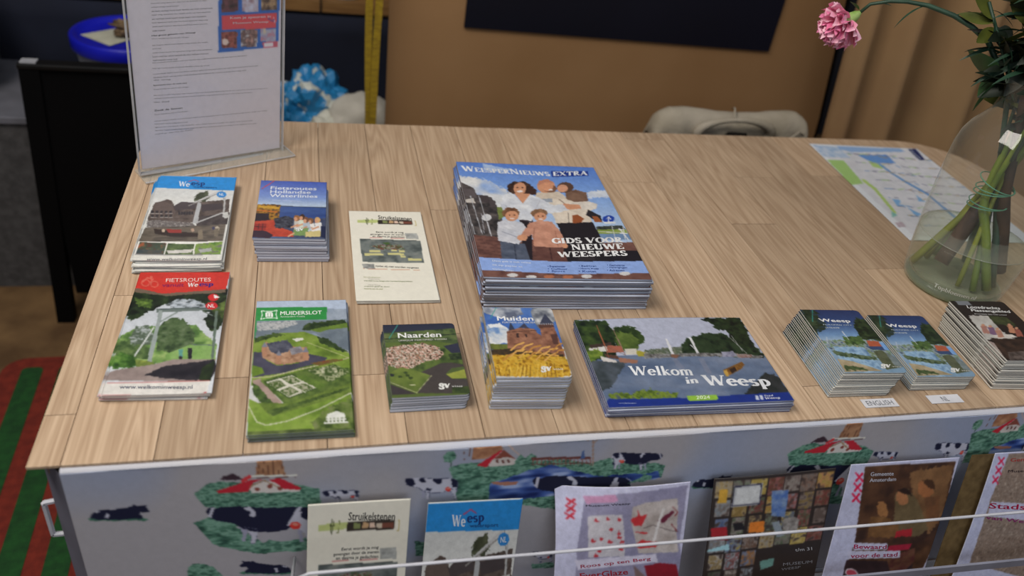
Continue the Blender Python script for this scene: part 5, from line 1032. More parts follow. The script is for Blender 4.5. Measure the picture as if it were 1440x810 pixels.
poster('brochure', A_VAN, (.425, .534, .682), (1, 0, .04), (-.12, -.25, -.95), .148, .21, lambda u, v: -.012 * np.maximum(0, .6 - u - v) ** 2, 'dark brochure with a collage of many small posters in the wire rack', 1.5, (50, 46, 46))
poster('brochure', A_GEM, (.592, .534, .691), (1, 0, -.013), (-.10, -.24, -.97), .148, .21, lambda u, v: -.004 * (v - .4) ** 2 + .003 * v, 'white brochure with a dark brown painting of three seated men in the wire rack', 1.5, (200, 200, 210))
poster('brochure', A_STA, (.789, .534, .692), (1, 0, -.023), (-.10, -.24, -.97), .148, .21, lambda u, v: .008 * v * (1 - v), 'white brochure with a sheet of brown handwriting, rightmost in the wire rack', 1.5, (200, 200, 210))
mb = MB(); mb.box((-.02, -.105, 0), (.02, .105, .001)); b = mb.build('folder', mat('brown_folder', (120, 98, 62), .6, (96, 76, 44), 90)); b.matrix_world = rack_matrix((.7615, .538, .687), (1, 0, -.02), (-.10, -.24, -.97), .04, .21)
tag(b, 'narrow brown folder standing behind the handwriting brochure in the rack', 'folder')

# ================================================================ vase with flowers
VX, VY = .896, .804
M_GLASS = thin_glass('vase_glass', (.96, .97, .96), .012, .05, 1.5)
M_WATER = thin_glass('cloudy_water', (.93, .95, .88), .05, .07, 1.12)
M_BASE = thin_glass('thick_glass_foot', (.62, .76, .66), .05, .14, 1.4)
vase = tag(empty('vase', (VX, VY, TZ)), 'large clear glass vase of water standing at the right of the counter', 'vase')
prof = [(.060, .0008), (.0655, .003), (.067, .010), (.0695, .03), (.0725, .06), (.0750, .10), (.0762, .14), (.0768, .18), (.0765, .200), (.074, .216), (.068, .230), (.060, .242), (.053, .254), (.050, .268), (.0505, .285), (.055, .300)]
mb = MB(); mb.lathe(prof, 48, capb=False); mb.build('glass', M_GLASS, vase, True)
mb = MB(); mb.lathe([(.0001, .0005), (.058, .0005), (.0645, .003), (.0655, .011), (.058, .014), (.0001, .013)], 40, capb=False); mb.build('thick_foot', M_BASE, vase, True)
mb = MB(); mb.lathe([(.062, .0145), (.0685, .03), (.0712, .06), (.0722, .079), (.0705, .078), (.0001, .078)], 48, capb=True); mb.build('water', M_WATER, vase, True)
mb = MB(); mb.lathe([(.0722, .0785), (.0730, .0790), (.0722, .0797)], 48, capb=False); mb.build('water_line', thin_glass('water_edge', (.62, .66, .6), .05, .3), vase, True)
V, F = sans('Topbloemen.nl', .05); mn = V.min(0); mx = V.max(0); q = (V - mn) / (mx - mn + 1e-9)
a0, a1 = math.radians(-151), math.radians(-106)
ang = a0 + (a1 - a0) * q[:, 0]; zz = .0165 + q[:, 1] * .0085; rr = .0705 + V[:, 2] * 4e-5 + .0705 * 0 + (zz - .0165) * .09
obj('lettering', mesh('lettering', np.column_stack([rr * np.cos(ang), rr * np.sin(ang), zz]), F, [mat('white_print', (214, 220, 216), .5)]), vase)

M_STEM = mat('green_stem', (78, 104, 36), .5, (120, 138, 44), 30); M_STEM2 = mat('yellow_green_stem', (136, 142, 40), .5, (104, 116, 40), 30)
M_STEMD = mat('dark_green_stem', (46, 78, 58), .5, (34, 60, 44), 30); M_BARK = mat('brown_twig', (74, 52, 38), .8, (52, 36, 28), 40, bump=.4)
M_LEAF = mat('leaf_green', (66, 104, 58), .45, (44, 78, 44), 30); M_LEAFD = mat('dark_leaf', (24, 38, 22), .55, (14, 24, 14), 24); M_LEAFY = mat('olive_leaf', (92, 98, 34), .5, (66, 74, 26), 24)
def leaf_mesh(L, W, bend, fold=.25, n=7):
    V = []; F = []
    for i in range(n + 1):
        t = i / n; w = W * math.sin(math.pi * min(1, t * .96 + .02)) ** .8 * (1 - .3 * t); z = bend * L * t * t; y = L * t
        V += [(-w / 2, y, z + fold * w * .5), (0, y, z), (w / 2, y, z + fold * w * .5)]
    for i in range(n): F += [(i * 3, i * 3 + 1, i * 3 + 4, i * 3 + 3), (i * 3 + 1, i * 3 + 2, i * 3 + 5, i * 3 + 4)]
    return V, F
LEAFM = [mesh('leaf', *leaf_mesh(.055, .026, -.25), [M_LEAFD], True), mesh('leaf', *leaf_mesh(.05, .024, .2), [M_LEAFY], True), mesh('leaf', *leaf_mesh(.045, .026, -.1), [M_LEAF], True), mesh('leaf', *leaf_mesh(.075, .012, -.5), [M_STEMD], True)]
def put_leaf(parent, base, tip, k, roll=0):
    b = Vector(base); d = (Vector(tip) - b); L = d.length; y = d.normalized(); x = y.cross(Vector((0, 0, 1)))
    x = (x.normalized() if x.length > .1 else Vector((1, 0, 0))); z = x.cross(y)
    M = Matrix(((x.x, y.x, z.x, 0), (x.y, y.y, z.y, 0), (x.z, y.z, z.z, 0), (0, 0, 0, 1))) @ Matrix.Rotation(roll, 4, 'Y')
    s = L / (.055, .05, .045, .075)[k]
    o = obj('leaf', LEAFM[k], parent); pl = parent.location
    o.matrix_local = Matrix.Translation(b - Vector(pl)) @ M @ Matrix.Scale(s, 4); return o
tie = Vector((VX - .002, VY + .004, TZ + .148))
def flower_stem(name, base, top, r, m, lab, cat='stem', leaves=(), mids=()):
    e = tag(empty(name, base), lab, cat, 'stems in the vase')
    P = [Vector(base), (Vector(base) * .45 + tie * .55), tie + Vector((0, 0, 0))] + [Vector(q) for q in mids] + [Vector(top)]
    off = Vector((random.uniform(-.014, .014), random.uniform(-.012, .012), 0)); P[1] += off * .6; P[2] += off
    Q = []
    for i in range(len(P) - 1):
        p0 = P[max(i - 1, 0)]; p3 = P[min(i + 2, len(P) - 1)]
        for t in (0, .33, .66):
            a, b = P[i], P[i + 1]; Q.append(.5 * ((2 * a) + (b - p0) * t + (2 * p0 - 5 * a + 4 * b - p3) * t * t + (3 * a - p0 - 3 * b + p3) * t ** 3))
    Q.append(P[-1])
    mb = MB(); r *= 1.35; mb.tube([q - Vector(base) for q in Q], [r] * (len(Q) // 2) + [r * .8] * (len(Q) - len(Q) // 2), 7); mb.build('stalk', m, e, True)
    for (b, t, k, ro) in leaves: put_leaf(e, b, t, k, ro)
    return e
zb = TZ + .018
rnd = random.Random(11); random.seed(5)
specs = [((VX - .052, VY + .03, zb), M_STEM2, .0042, 'yellow green stem leaning against the left of the vase'), ((VX - .040, VY - .006, zb + .022), M_BARK, .0078, 'thick brown twig end in the vase water'),
         ((VX - .006, VY - .046, zb), M_STEM, .0034, 'green stem at the front of the vase'), ((VX + .012, VY - .05, zb + .004), M_STEM, .0046, 'bright green stem at the front middle of the vase'),
         ((VX + .033, VY - .038, zb), M_STEMD, .0036, 'bluish green stem right of the middle of the vase'), ((VX + .050, VY - .022, zb + .016), M_BARK, .0062, 'brown twig end at the right in the vase'),
         ((VX - .022, VY - .034, zb), M_STEM2, .0026, 'thin pale stem in the left front of the vase'), ((VX + .002, VY + .05, zb), M_STEM, .0034, 'green stem at the back of the vase'), ((VX + .04, VY + .03, zb), M_STEM, .0036, 'green stem at the right back of the vase'),
         ((VX - .02, VY + .04, zb), M_STEM2, .003, 'pale green stem at the left back of the vase')]
for i, (b, m, r, lab) in enumerate(specs):
    # lean the free end to the opposite side and up
    dx = (VX - b[0]); dy = (VY - b[1])
    neck = (VX + dx * .35, VY + dy * .35, TZ + .262)
    top = (VX + dx * 1.5 + .02, VY + dy * 1.5 + rnd.uniform(-.02, .02), TZ + .42 + rnd.uniform(0, .06))
    lv = []
    for k in range(14):
        f = rnd.uniform(.05, 1); c = Vector(neck) * (1 - f) + Vector(top) * f; an = rnd.uniform(0, 6.28)
        lv.append((c, c + Vector((math.cos(an) * .05, math.sin(an) * .05, rnd.uniform(-.02, .035))), rnd.choice([0, 0, 0, 1, 3]), rnd.uniform(-.8, .8)))
    flower_stem('flower_stem', b, top, r, m, lab, 'stem', lv, [neck])
# foliage sprays that fill the head of the bouquet
for i in range(5):
    an = i * 1.25; b = Vector((VX + .02 * math.cos(an), VY + .02 * math.sin(an), TZ + .20))
    t = Vector((VX + .06 * math.cos(an) + .02, VY + .06 * math.sin(an), TZ + .40)); lv = []
    for k in range(22):
        f = rnd.uniform(.3, 1.05); c = b * (1 - f) + t * f; a2 = rnd.uniform(0, 6.28); L = rnd.uniform(.035, .06)
        lv.append((c, c + Vector((math.cos(a2) * L, math.sin(a2) * L, rnd.uniform(-.03, .03))), rnd.choice([0, 0, 0, 0, 1, 3]), rnd.uniform(-1, 1)))
    e = tag(empty('foliage_spray', b), ['dark leafy spray nearest the curtain in the vase', 'dark leafy spray at the back of the vase', 'dark leafy spray at the left of the vase', 'dark leafy spray at the front of the vase', 'dark leafy spray at the right of the vase'][i], 'foliage', 'foliage in the vase')
    mb = MB(); mb.tube([(0, 0, 0), (t - b) * .5, t - b], .0022, 6); mb.build('stalk', M_STEMD, e, True)
    for q in lv: put_leaf(e, *q)
for j in range(4):
    b = Vector((VX - .012, VY + .012, TZ + .25)); t = Vector([(.815, .875, TZ + .375), (.850, .850, TZ + .385), (.872, .812, TZ + .40), (VX - .004, VY, TZ + .29)][j]); lv = []
    for k in range(40):
        f = rnd.uniform(.25, 1.0); c = b * (1 - f) + t * f - (Vector((0, 0, .02)) if j == 3 else Vector()); a2 = rnd.uniform(0, 6.28); L = rnd.uniform(.025, .045)
        L = L * .6 if j == 3 else L; lv.append((c, c + Vector((math.cos(a2) * L, math.sin(a2) * L, rnd.uniform(-.02, .035) * (.3 if j == 3 else 1))), rnd.choice([0, 0, 0, 1, 3, 3]), rnd.uniform(-1, 1)))
    e = tag(empty('foliage_spray', b), ['dark spray reaching furthest left over the vase mouth', 'dark spray in the middle above the vase mouth', 'dark spray standing over the front of the vase mouth', 'short leaves packed in the vase neck'][j], 'foliage', 'foliage in the vase')
    mb = MB(); mb.tube([(0, 0, 0), (t - b) * .5, t - b], .002, 6); mb.build('stalk', M_STEMD, e, True)
    for q in lv: put_leaf(e, *q)
# twine around the stems
M_TW = mat('green_twine', (92, 160, 130), .5)
tw = tag(empty('binding_twine', tie), 'thin green twine tied around the stems inside the vase', 'twine')
for dz, rr, tl_ in ((0, .0235, .12), (.004, .0235, .05), (-.017, .024, .02), (-.021, .0235, .1), (.012, .024, -.12)):
    mb = MB(); mb.tube([(rr * math.cos(a), rr * math.sin(a), dz + rr * tl_ * 2 * math.cos(a + 1)) for a in np.linspace(0, 6.2832, 33)], .0008, 5, False); mb.build('loop', M_TW, tw, True)

# the pink carnation bending out to the left, with its two bright leaves
def petal(seed, L=.024, W=.022):
    r = random.Random(seed); ph = r.uniform(0, 6); V = []; F = []; nu, nv = 8, 6
    for j in range(nv + 1):
        t = j / nv; wd = W * (.18 + .82 * t ** .8)
        for i in range(nu + 1):
            s = i / nu - .5; ed = (.0016 * math.sin(s * 38 + ph) + .0009 * math.sin(s * 71 + ph)) * t ** 3
            V.append((s * wd, L * t * (1 - .25 * s * s * 4 * .5) + ed, .0038 * t * t * math.sin(s * 13 + ph) + .006 * t * t - .004 * (s * 2) ** 2))
    for j in range(nv):
        for i in range(nu): a = j * (nu + 1) + i; F.append((a, a + 1, a + nu + 2, a + nu + 1))
    return V, F
M_PETS = [mat('pink_petal', (250, 160, 190), .5, (254, 206, 220), 60), mat('deep_pink_petal', (240, 112, 164), .5, (248, 150, 188), 60), mat('pale_pink_petal', (252, 210, 222), .5, (250, 176, 204), 60)]
PETM = [mesh('petal', *petal(k), [M_PETS[k % 3]], True) for k in range(6)]
fc = Vector((.683, .957, TZ + .306)); cal = Vector((.696, .953, TZ + .3275))
axis = (fc - cal).normalized(); axis = Vector((-.62, .10, -.60)).normalized()
fl = tag(empty('carnation', tuple(cal)), 'pink carnation on a long green stem bending out of the vase to the left', 'flower')
ax_x = axis.cross(Vector((0, 1, .3))).normalized(); ax_y = axis.cross(ax_x)
rp = random.Random(3); np_ = 0
for ring, (n, tilt, back, sc) in enumerate([(12, 88, .002, 1.0), (11, 70, .004, 1.0), (10, 52, .006, .95), (8, 34, .008, .9), (6, 14, .009, .82)]):
    for k in range(n):
        an = 2 * math.pi * (k + .5 * (ring % 2)) / n + rp.uniform(-.15, .15); ti = math.radians(tilt + rp.uniform(-9, 9))
        rad = ax_x * math.cos(an) + ax_y * math.sin(an); y = (axis * math.cos(ti) + rad * math.sin(ti)).normalized()
        z = (axis * math.sin(ti) - rad * math.cos(ti)).normalized(); x_ = y.cross(z)
        M = Matrix(((x_.x, y.x, z.x, 0), (x_.y, y.y, z.y, 0), (x_.z, y.z, z.z, 0), (0, 0, 0, 1)))
        o = obj('petal', PETM[(k * 2 + ring) % 6], fl); p = axis * (.013 + back * 1.3) + rad * .002
        o.matrix_local = Matrix.Translation(p) @ M @ Matrix.Rotation(rp.uniform(-.3, .3), 4, 'Y') @ Matrix.Scale(sc * 1.22, 4)
M_CAL = mat('calyx_green', (120, 156, 70), .5, (160, 184, 110), 60)
mb = MB()
prof = [(.0024, -.005), (.0058, 0), (.0082, .008), (.0088, .016), (.0080, .021)]
V = []; F = []; n = 10
for r, z in prof:
    for k in range(n):
        a_ = 2 * math.pi * k / n; V.append(axis * z + (ax_x * math.cos(a_) + ax_y * math.sin(a_)) * r)
for i in range(len(prof) - 1):
    for k in range(n): F.append((i * n + k, i * n + (k + 1) % n, (i + 1) * n + (k + 1) % n, (i + 1) * n + k))
mb.add(V, F); mb.build('calyx', M_CAL, fl, True)
S = [cal - axis * .003, Vector((.706, .948, TZ + .343)), Vector((.724, .936, TZ + .3515)), Vector((.742, .926, TZ + .355)), Vector((.765, .915, TZ + .355)), Vector((.792, .896, TZ + .350)), Vector((.812, .881, TZ + .342)), Vector((.832, .866, TZ + .329)), Vector((.852, .850, TZ + .300)), Vector((.869, .834, TZ + .270)), Vector((.884, .818, TZ + .20)), Vector((.894, .808, TZ + .15)), Vector((.915, .785, TZ + .03))]
mb = MB(); mb.tube([p - cal for p in S], [.0022, .0022, .0024, .0026, .003, .0032, .0034, .0036, .0036, .0034, .003, .003, .003], 8); mb.build('stalk', M_STEMD, fl, True)
put_leaf(fl, S[0] + Vector((-.002, 0, .004)), S[0] + Vector((-.016, .004, .014)), 2, .4); put_leaf(fl, S[1], S[1] + Vector((.02, -.01, .012)), 3, .4); put_leaf(fl, S[4], S[4] + Vector((-.042, .004, -.010)), 3, .2); put_leaf(fl, S[5], S[5] + Vector((.03, -.02, .02)), 3, .2)
put_leaf(fl, (.856, .846, TZ + .284), (.816, .872, TZ + .319), 2, .9); put_leaf(fl, (.848, .846, TZ + .300), (.846, .856, TZ + .262), 2, 1.2); put_leaf(fl, (.862, .842, TZ + .272), (.905, .80, TZ + .262), 1, .7); put_leaf(fl, (.858, .842, TZ + .290), (.838, .852, TZ + .246), 2, .6)

# ================================================================ behind the counter
# cardboard panel with dark board
M_CARD = mat('cardboard', (158, 120, 80), .85, (148, 110, 70), 3, bump=.15, bscale=200)
pn = tag(empty('cardboard_panel', (.7, 1.75, 0)), 'large brown cardboard panel standing behind the counter', 'panel')
mb = MB(); P = [(.164, .0), (1.33, .0), (1.277, .60), (1.235, .898), (1.19, 1.22), (.164, 1.22)]
n = len(P); mb.add([(x - .7, 0, z) for x, z in P] + [(x - .7, .006, z) for x, z in P], [tuple(range(n)), tuple(range(n, 2 * n))[::-1]] + [(i, (i + 1) % n, n + (i + 1) % n, n + i) for i in range(n)]); mb.build('sheet', M_CARD, pn)
mb = MB(); mb.tube([(1.347 - .7, .02, 0), (1.2905 - .7, .02, .602), (1.252 - .7, .02, .905), (1.208 - .7, .02, 1.22)], .007, 8); mb.build('gap_shade', mat('gap_shade_black', (16, 15, 17), .6), pn)  # black strip standing in for the shadow gap between panel and curtain
mb = MB(); mb.box((0, 0, 0), (.745, .006, .42)); b = mb.build('black_board', mat('black_chalk_board', (13, 13, 24), .45, (17, 17, 32), 2, spec=.3)); b.location = (.3265, 1.743, .7795); b.rotation_euler = (0, math.radians(1.0), 0)
tag(b, 'flat black board fixed on the cardboard panel', 'board')

# curtain
M_CUR = mat('tan_curtain', (166, 134, 94), .9, (154, 120, 84), 4, bump=.25, bscale=500)
FO = [(-.1, .0), (.0, .03), (.03, -.04), (.065, .045), (.12, -.06), (.19, .075), (.29, -.065), (.35, .01), (.42, -.075), (.55, .04), (.66, -.08), (.74, .075), (.86, -.06), (1.0, .05), (1.15, -.06), (1.3, .06), (1.5, -.06), (1.7, .05)]
def curt(u, v):
    x = u * 1.62; y = np.interp(x, [f[0] for f in FO], [f[1] for f in FO]); y2 = np.interp(x + .012, [f[0] for f in FO], [f[1] for f in FO]); y3 = np.interp(x - .012, [f[0] for f in FO], [f[1] for f in FO])
    z = 1.5 * (1 - v); return (1.205 + x - .11 * (z - .62), 1.60 + (y + y2 + y3) / 3 * (1 - .1 * v) - x * .10, 1.5 * (1 - v) + .004)
tag(sheet('curtain', curt, 200, 10, M_CUR, None, .002), 'tan curtain hanging in soft folds behind the vase', 'curtain')

# chair with a beige jacket over its back
ch_ = tag(empty('chair', (.884, 1.5, .0)), 'chair behind the counter under the beige jacket', 'chair')
M_CH = mat('dark_chair', (40, 36, 34), .6)
mb = MB(); mb.box((-.21, -.40, .43), (.21, .0, .46)); mb.build('seat', M_CH, ch_, bevel=.008)
mb = MB(); mb.box((-.175, -.008, .46), (.175, .012, .68)); mb.build('backrest', M_CH, ch_, bevel=.006)
for x in (-.19, .19):
    for y in (-.38, -.01):
        mb = MB(); mb.tube([(x, y, 0), (x, y, .43)], .011, 8); mb.build('leg', M_CH, ch_, True)
M_JK = mat('beige_jacket_cloth', (176, 166, 150), .9, (160, 150, 132), 14, bump=.4, bscale=120)
jk = tag(empty('jacket', (.884, 1.5, .678)), 'beige jacket draped over the chair back behind the counter', 'jacket')
def jf(u, v):                         # v 0 front hem, .5 over the top, 1 back hem
    x = (u - .5) * .37; k = (v - .5) * 2; sh = abs(u - .5) * 2
    top = .032 - .018 * max(0, sh - .80) / .2 - .034 * max(0, sh - .93) / .07 + .004 * math.sin(u * 9)
    z = top - (abs(k) ** 1.6) * .34; y = .028 * math.copysign(min(1, abs(k) * 5) ** .6, k)
    f = .006 * math.sin(u * 22 + v * 5) + .004 * math.sin(u * 47 + v * 9)
    return (x * (1 + .05 * abs(k)), y + f * (abs(k) + .15) * 1.0, z)
sheet('body', jf, 60, 40, M_JK, jk, .004)
mb = MB(); arc = [(.085 * math.cos(a) - .005, -.036 - .012 * math.sin(a), .000 + .034 * math.sin(a)) for a in np.linspace(-.5, math.pi + .5, 18)]; mb.tube(arc, [.008 + .003 * math.sin(k * .5) for k in range(18)], 8); mb.build('collar', M_JK, jk, True)
mb = MB(); mb.add([(-.045, -.037, -.03), (.04, -.037, -.03), (.022, -.038, .002), (-.022, -.038, .003)], [(0, 1, 2, 3)]); mb.build('collar_hole', mat('collar_hole_shade', (40, 34, 28), .9), jk)  # dark patch standing in for the shaded hollow of the collar
mb = MB(); mb.tube([(-.01, -.030, .030), (.000, .0, .041), (.01, .025, .03)], .002, 6); mb.build('seam', M_JK, jk, True)
mb = MB(); mb.tube([(.112, -.036, -.10), (.118, -.037, -.02), (.150, -.036, .008), (.170, -.030, -.006)], .002, 6); mb.build('seam', M_JK, jk, True)

# navy cloth under a wooden shelf, further back
M_NAVY = mat('navy_cloth', (22, 28, 48), .9, (16, 20, 38), 5)
def nav(u, v): x = -1.6 + 2.6 * u; return (x, 2.27 + .018 * math.sin(x * 9) * v + .010 * math.sin(x * 21 + 1) * v, .622 - .61 * v)
shf = tag(empty('shelf_table', (-.3, 2.5, 0)), 'long wooden shelf table behind the counter', 'table')
mb = MB(); mb.box((-1.3, -.20, .622), (1.3, .28, .650)); mb.build('board', mat('shelf_wood', (150, 110, 62), .6, (128, 90, 48), 12, stretch=(1, 8, 8)), shf)
mb = MB()
for x in (-1.25, 1.25): mb.box((x - .03, .20, 0), (x + .03, .26, .622))
mb.build('legs', M_DARKEDGE, shf)
tag(sheet('navy_cloth', nav, 120, 12, M_NAVY, None, .002), 'navy cloth hanging down below the wooden shelf', 'cloth')
rp = random.Random(9)
def crumple(name, size, m, seed, amp=.25, sub=4, freq=6.0, flatb=True, squash=None):
    import bmesh
    from mathutils import noise
    bm = bmesh.new(); bmesh.ops.create_icosphere(bm, subdivisions=sub, radius=1)
    for v in bm.verts:
        p = v.co.copy(); n_ = noise.fractal(p * freq * .35 + Vector((seed, 0, 0)), 1, 2, 4); r_ = abs(noise.noise(p * freq * .6 + Vector((0, seed, 0))))
        v.co = p * (1 + amp * n_ - amp * .6 * r_); v.co.x *= size[0]; v.co.y *= size[1]; v.co.z *= size[2]
        if flatb: v.co.z = max(v.co.z, -size[2] * .75)
    me = D.meshes.new(name); bm.to_mesh(me); bm.free(); me.materials.append(m); me.polygons.foreach_set('use_smooth', np.full(len(me.polygons), name not in ('bag_body', 'clear_bag', 'bag_side'), bool)); return me
# storage trunk carrying the bags
trunk = tag(empty('trunk', (-.02, 1.87, 0)), 'low dark storage trunk behind the counter carrying the bags', 'trunk')
M_TR = mat('dark_trunk', (34, 34, 40), .7)
mb = MB(); mb.box((-.17, -.17, 0), (.165, .17, .40)); mb.build('body', M_TR, trunk, bevel=.006)
mb = MB(); mb.box((-.175, -.175, .401), (.17, .175, .425)); mb.build('lid', M_TR, trunk, bevel=.005)
M_BLUE = mat('blue_plastic', (36, 124, 178), .4, (196, 200, 192), 22, bump=.8, bscale=60); M_BLUE.node_tree.nodes['Color Ramp'].color_ramp.elements[0].position = .56; M_BLUE.node_tree.nodes['Color Ramp'].color_ramp.elements[1].position = .60
bag = tag(empty('plastic_bag', (.005, 1.88, .426)), 'crumpled blue and white plastic bag on the trunk', 'bag')
o = obj('bag_body', crumple('bag_body', (.088, .075, .105), M_BLUE, 3.1, .34, 4, 6), bag, (.0, .02, .078)); o.rotation_euler = (0, .0, .3)
o = obj('bag_side', crumple('bag_side', (.050, .045, .058), mat('white_plastic', (196, 194, 180), .5, (170, 168, 150), 30), 8.2, .3, 3, 7), bag, (.022, -.045, .048))
mb = MB(); mb.tube([(-.078, -.03, .06), (-.05, -.06, .03), (-.02, -.075, .012), (.02, -.08, .012)], [.008, .006, .005, .004], 6); mb.build('handle', mat('grey_strap', (160, 166, 160), .5), bag, True)
o = obj('clear_bag', crumple('clear_bag', (.062, .03, .026), mat('clear_wrap', (150, 158, 178), .25, (60, 70, 100), 30), 5.5, .3, 4, 8), None, (-.060, 1.755, .446)); tag(o, 'clear crinkled plastic wrap in front of the blue bag', 'plastic wrap')
o = obj('dark_pouch', crumple('dark_pouch', (.03, .02, .016), mat('dark_pouch', (50, 48, 50), .6), 2.2, .15, 3), None, (.040, 1.735, .4385)); tag(o, 'small dark grey pouch beside the white sack', 'pouch')
o = obj('white_sack', crumple('white_sack', (.085, .055, .085), mat('white_sack_cloth', (190, 184, 172), .8, (168, 162, 150), 12, bump=.5, bscale=60), 6.6, .16, 4, 5), None, (.118, 1.845, .490)); tag(o, 'white cloth sack behind the yellow strap', 'sack')
# cable
mb = MB(); mb.tube([(.035, 2.298, .70), (.030, 2.296, .655), (.028, 2.292, .60), (.024, 2.29, .54), (.026, 2.288, .48)], .0022, 6); tag(mb.build('cable', mat('black_cable', (24, 24, 28), .5), None, True), 'thin dark cable hanging over the shelf edge', 'cable')
# yellow strap, two falls meeting at a knot
M_YEL = mat('yellow_webbing', (176, 146, 26), .75, (140, 112, 20), 60, bump=.4, bscale=300, stretch=(1, 1, 6))
ys = tag(empty('yellow_strap', (.13, 1.70, .9)), 'yellow webbing strap hanging beside the cardboard panel', 'strap')
def strap(x0, x1, y, w):
    V = []; F = []
    for i, t in enumerate(np.linspace(0, 1, 9)):
        x = x0 + (x1 - x0) * t + .001 * math.sin(t * 9); z = 1.02 - .52 * t
        V += [(x - w - .13, y - 1.70, z - .9), (x + w - .13, y - 1.698, z - .9)]
    for i in range(8): F.append((i * 2, i * 2 + 1, i * 2 + 3, i * 2 + 2))
    o = obj('fall', mesh('fall', V, F, [M_YEL]), ys); mo = o.modifiers.new('s', 'SOLIDIFY'); mo.thickness = .002
strap(.1165, .1225, 1.700, .0075); strap(.1435, .1285, 1.694, .0075)
mb = MB(); mb.tube([(.118 - .13, -.004, -.37), (.127 - .13, -.010, -.385), (.134 - .13, -.004, -.372)], .007, 8); mb.build('knot', M_YEL, ys, True)
# white things on the shelf
mb = MB(); mb.lathe([(.05, 0), (.052, .004), (.058, .05)], 24, capt=True); o = mb.build('white_bowl', mat('white_ware', (200, 200, 196), .4), None, True); o.location = (.095, 2.375, .6505); tag(o, 'white dish on the wooden shelf near the cable', 'dish')
mb = MB(); mb.box((-.05, -.03, 0), (.05, .03, .03)); o = mb.build('white_box', mat('white_box_card', (190, 188, 176), .6), None, bevel=.002); o.location = (-.02, 2.36, .6505); tag(o, 'small white box on the wooden shelf', 'box')
# cabinet strip of pale things right of the strap
mb = MB(); mb.box((-.006, -.02, 0), (.006, .02, .40)); o = mb.build('pale_pole', mat('pale_pole', (150, 146, 130), .6)); o.location = (.184, 1.86, .426 - .426 + .0); tag(o, 'pale upright lath seen between the strap and the cardboard', 'lath')

# black display board on legs, left
M_BLK = mat('black_lacquer', (4, 4, 5), .7, (6, 5, 6), 4, spec=.12)
bb = tag(empty('display_board', (-.35, 1.75, 0)), 'black display board on black legs left behind the counter', 'board')
mb = MB(); mb.box((-.205, -.008, .085), (.26, .008, .643)); mb.build('panel', M_BLK, bb)
mb = MB(); P0 = Vector((-.252, -.012, 0)); 
for dx, nm in ((0, 'l'), (.50, 'r')):
    mb = MB(); s = 1 if dx == 0 else -1
    a = [(-.260 + dx, -.014), (-.260 + dx + .038 * 1, -.014), (-.260 + dx + .038, .014), (-.260 + dx, .014)]
    V = [(x, y, 0) for x, y in a] + [(x + (.040 if dx == 0 else -.02), y, .643) for x, y in a]
    mb.add(V, [(3, 2, 1, 0), (4, 5, 6, 7), (0, 1, 5, 4), (1, 2, 6, 5), (2, 3, 7, 6), (3, 0, 4, 7)]); mb.build('leg', M_BLK, bb)
mb = MB(); mb.box((-.222, -.016, .643), (.28, .016, .655)); mb.build('top_rail', mat('worn_black_rail', (18, 15, 14), .5, (8, 8, 9), 14, spec=.3), bb, bevel=.003)
mb = MB(); mb.box((-.216, -.012, .6553), (-.186, .010, .658)); mb.build('label_sticker', mat('silver_label', (170, 170, 176), .4), bb)
# grey carpeted plinth
pl = tag(empty('plinth', (-.62, 2.07, 0)), 'grey carpeted plinth with a light rim at the far left', 'plinth')
mb = MB(); mb.box((-.7, -.175, 0), (.40, .165, .452)); mb.build('body', mat('grey_carpet', (84, 82, 82), .95, (66, 64, 64), 60, bump=.4, bscale=300), pl)
mb = MB(); mb.box((-.705, -.183, .452), (.405, .17, .470)); mb.build('rim', mat('light_rim', (112, 112, 120), .5), pl, bevel=.003)
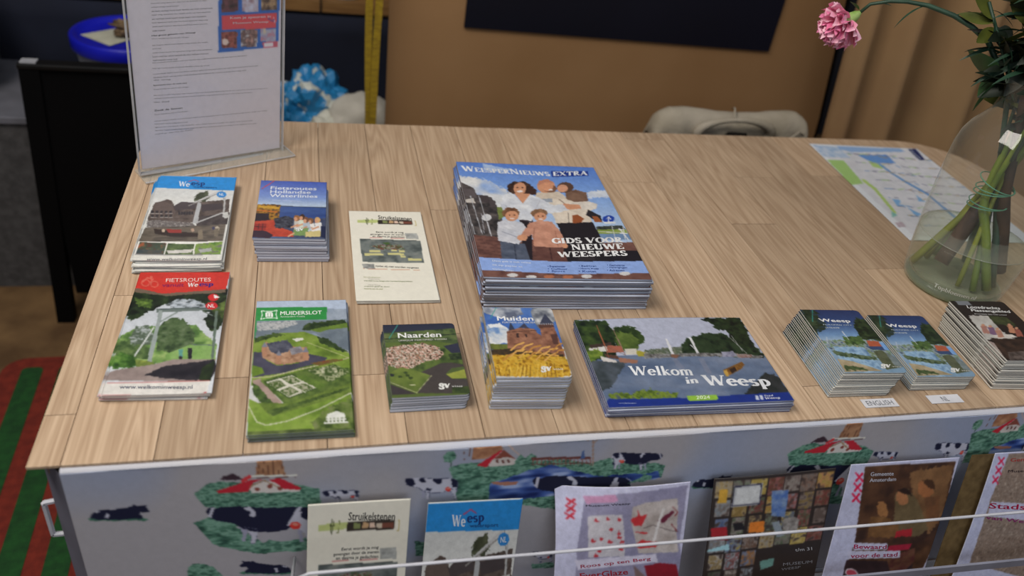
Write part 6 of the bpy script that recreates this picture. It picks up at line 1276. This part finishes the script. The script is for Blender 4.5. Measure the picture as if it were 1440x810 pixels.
# bucket with blue lid
bk = tag(empty('bucket', (-.425, 2.085, .4705)), 'white plastic tub with a bright blue lid behind the display board', 'tub')
mb = MB(); mb.lathe([(.0001, 0), (.104, 0), (.122, .11), (.122, .128)], 40, capb=False); mb.build('tub', mat('milky_plastic', (150, 152, 160), .4), bk, True)
mb = MB(); mb.lathe([(.127, .108), (.130, .112), (.130, .138), (.127, .141), (.118, .141), (.114, .133), (.104, .130), (.0001, .129)], 48, capb=False); mb.build('lid', mat('blue_lid', (24, 30, 190), .4, (20, 26, 170), 8), bk, True)
mb = MB(); mb.add([(-.075, -.01, 0), (.0, -.075, .0), (.055, -.01, .002), (-.005, .045, .001)], [(0, 1, 2, 3)]); mb.add([(-.075, -.01, .0012), (.0, -.075, .0012), (.055, -.01, .003), (-.005, .045, .002)], [(0, 1, 2, 3)])
o = mb.build('paper_note', mat('cream_note', (206, 204, 184), .7)); o.location = (-.455, 2.085, .6010); tag(o, 'cream paper note lying on the blue lid', 'note')
o = obj('driftwood', crumple('driftwood', (.05, .03, .022), mat('brown_shell', (132, 108, 78), .8, (74, 56, 40), 40), 4.4, .45, 4, 8), None, (-.412, 2.085, .617)); o.rotation_euler = (0, .2, .5); tag(o, 'lumpy brown piece of driftwood on the blue lid', 'ornament')
# black glossy bag, top left
o = obj('leather_bag', crumple('leather_bag', (.11, .12, .20), mat('black_leather', (14, 13, 14), .3, (26, 24, 24), 20, bump=.8, bscale=50), 1.3, .16, 4, 8), None, (-.815, 2.06, .622)); tag(o, 'black glossy leather bag at the upper left edge', 'bag')

# striped rug
rug = tag(empty('rug', (-.8, .95, 0)), 'rug with red and dark green stripes and rounded corners, left of the counter', 'rug')
M_RED = mat('red_rug', (134, 44, 28), .95, (112, 34, 22), 60, bump=.6, bscale=500); M_GRN = mat('green_rug', (30, 84, 34), .95, (22, 66, 28), 60, bump=.6, bscale=500)
def rrect(x0, x1, y0, y1, r, n=6):
    P = []
    for cx, cy, a in ((x1 - r, y1 - r, 0), (x0 + r, y1 - r, 90), (x0 + r, y0 + r, 180), (x1 - r, y0 + r, 270)):
        P += [(cx + r * math.cos(math.radians(a + 90 * k / n)), cy + r * math.sin(math.radians(a + 90 * k / n))) for k in range(n + 1)]
    return P
mb = MB(); mb.prism(rrect(.13, .66, -1.3, .645, .05), .0005, .006); mb.build('red_pile', M_RED, rug)
for i in range(6):
    x0 = .172 + i * .077; mb = MB(); mb.prism(rrect(x0, x0 + .044, -1.25, .61, .012, 3), .0055, .0072); o = mb.build('green_stripe', M_GRN, rug)
rug.rotation_euler = (0, 0, .025)
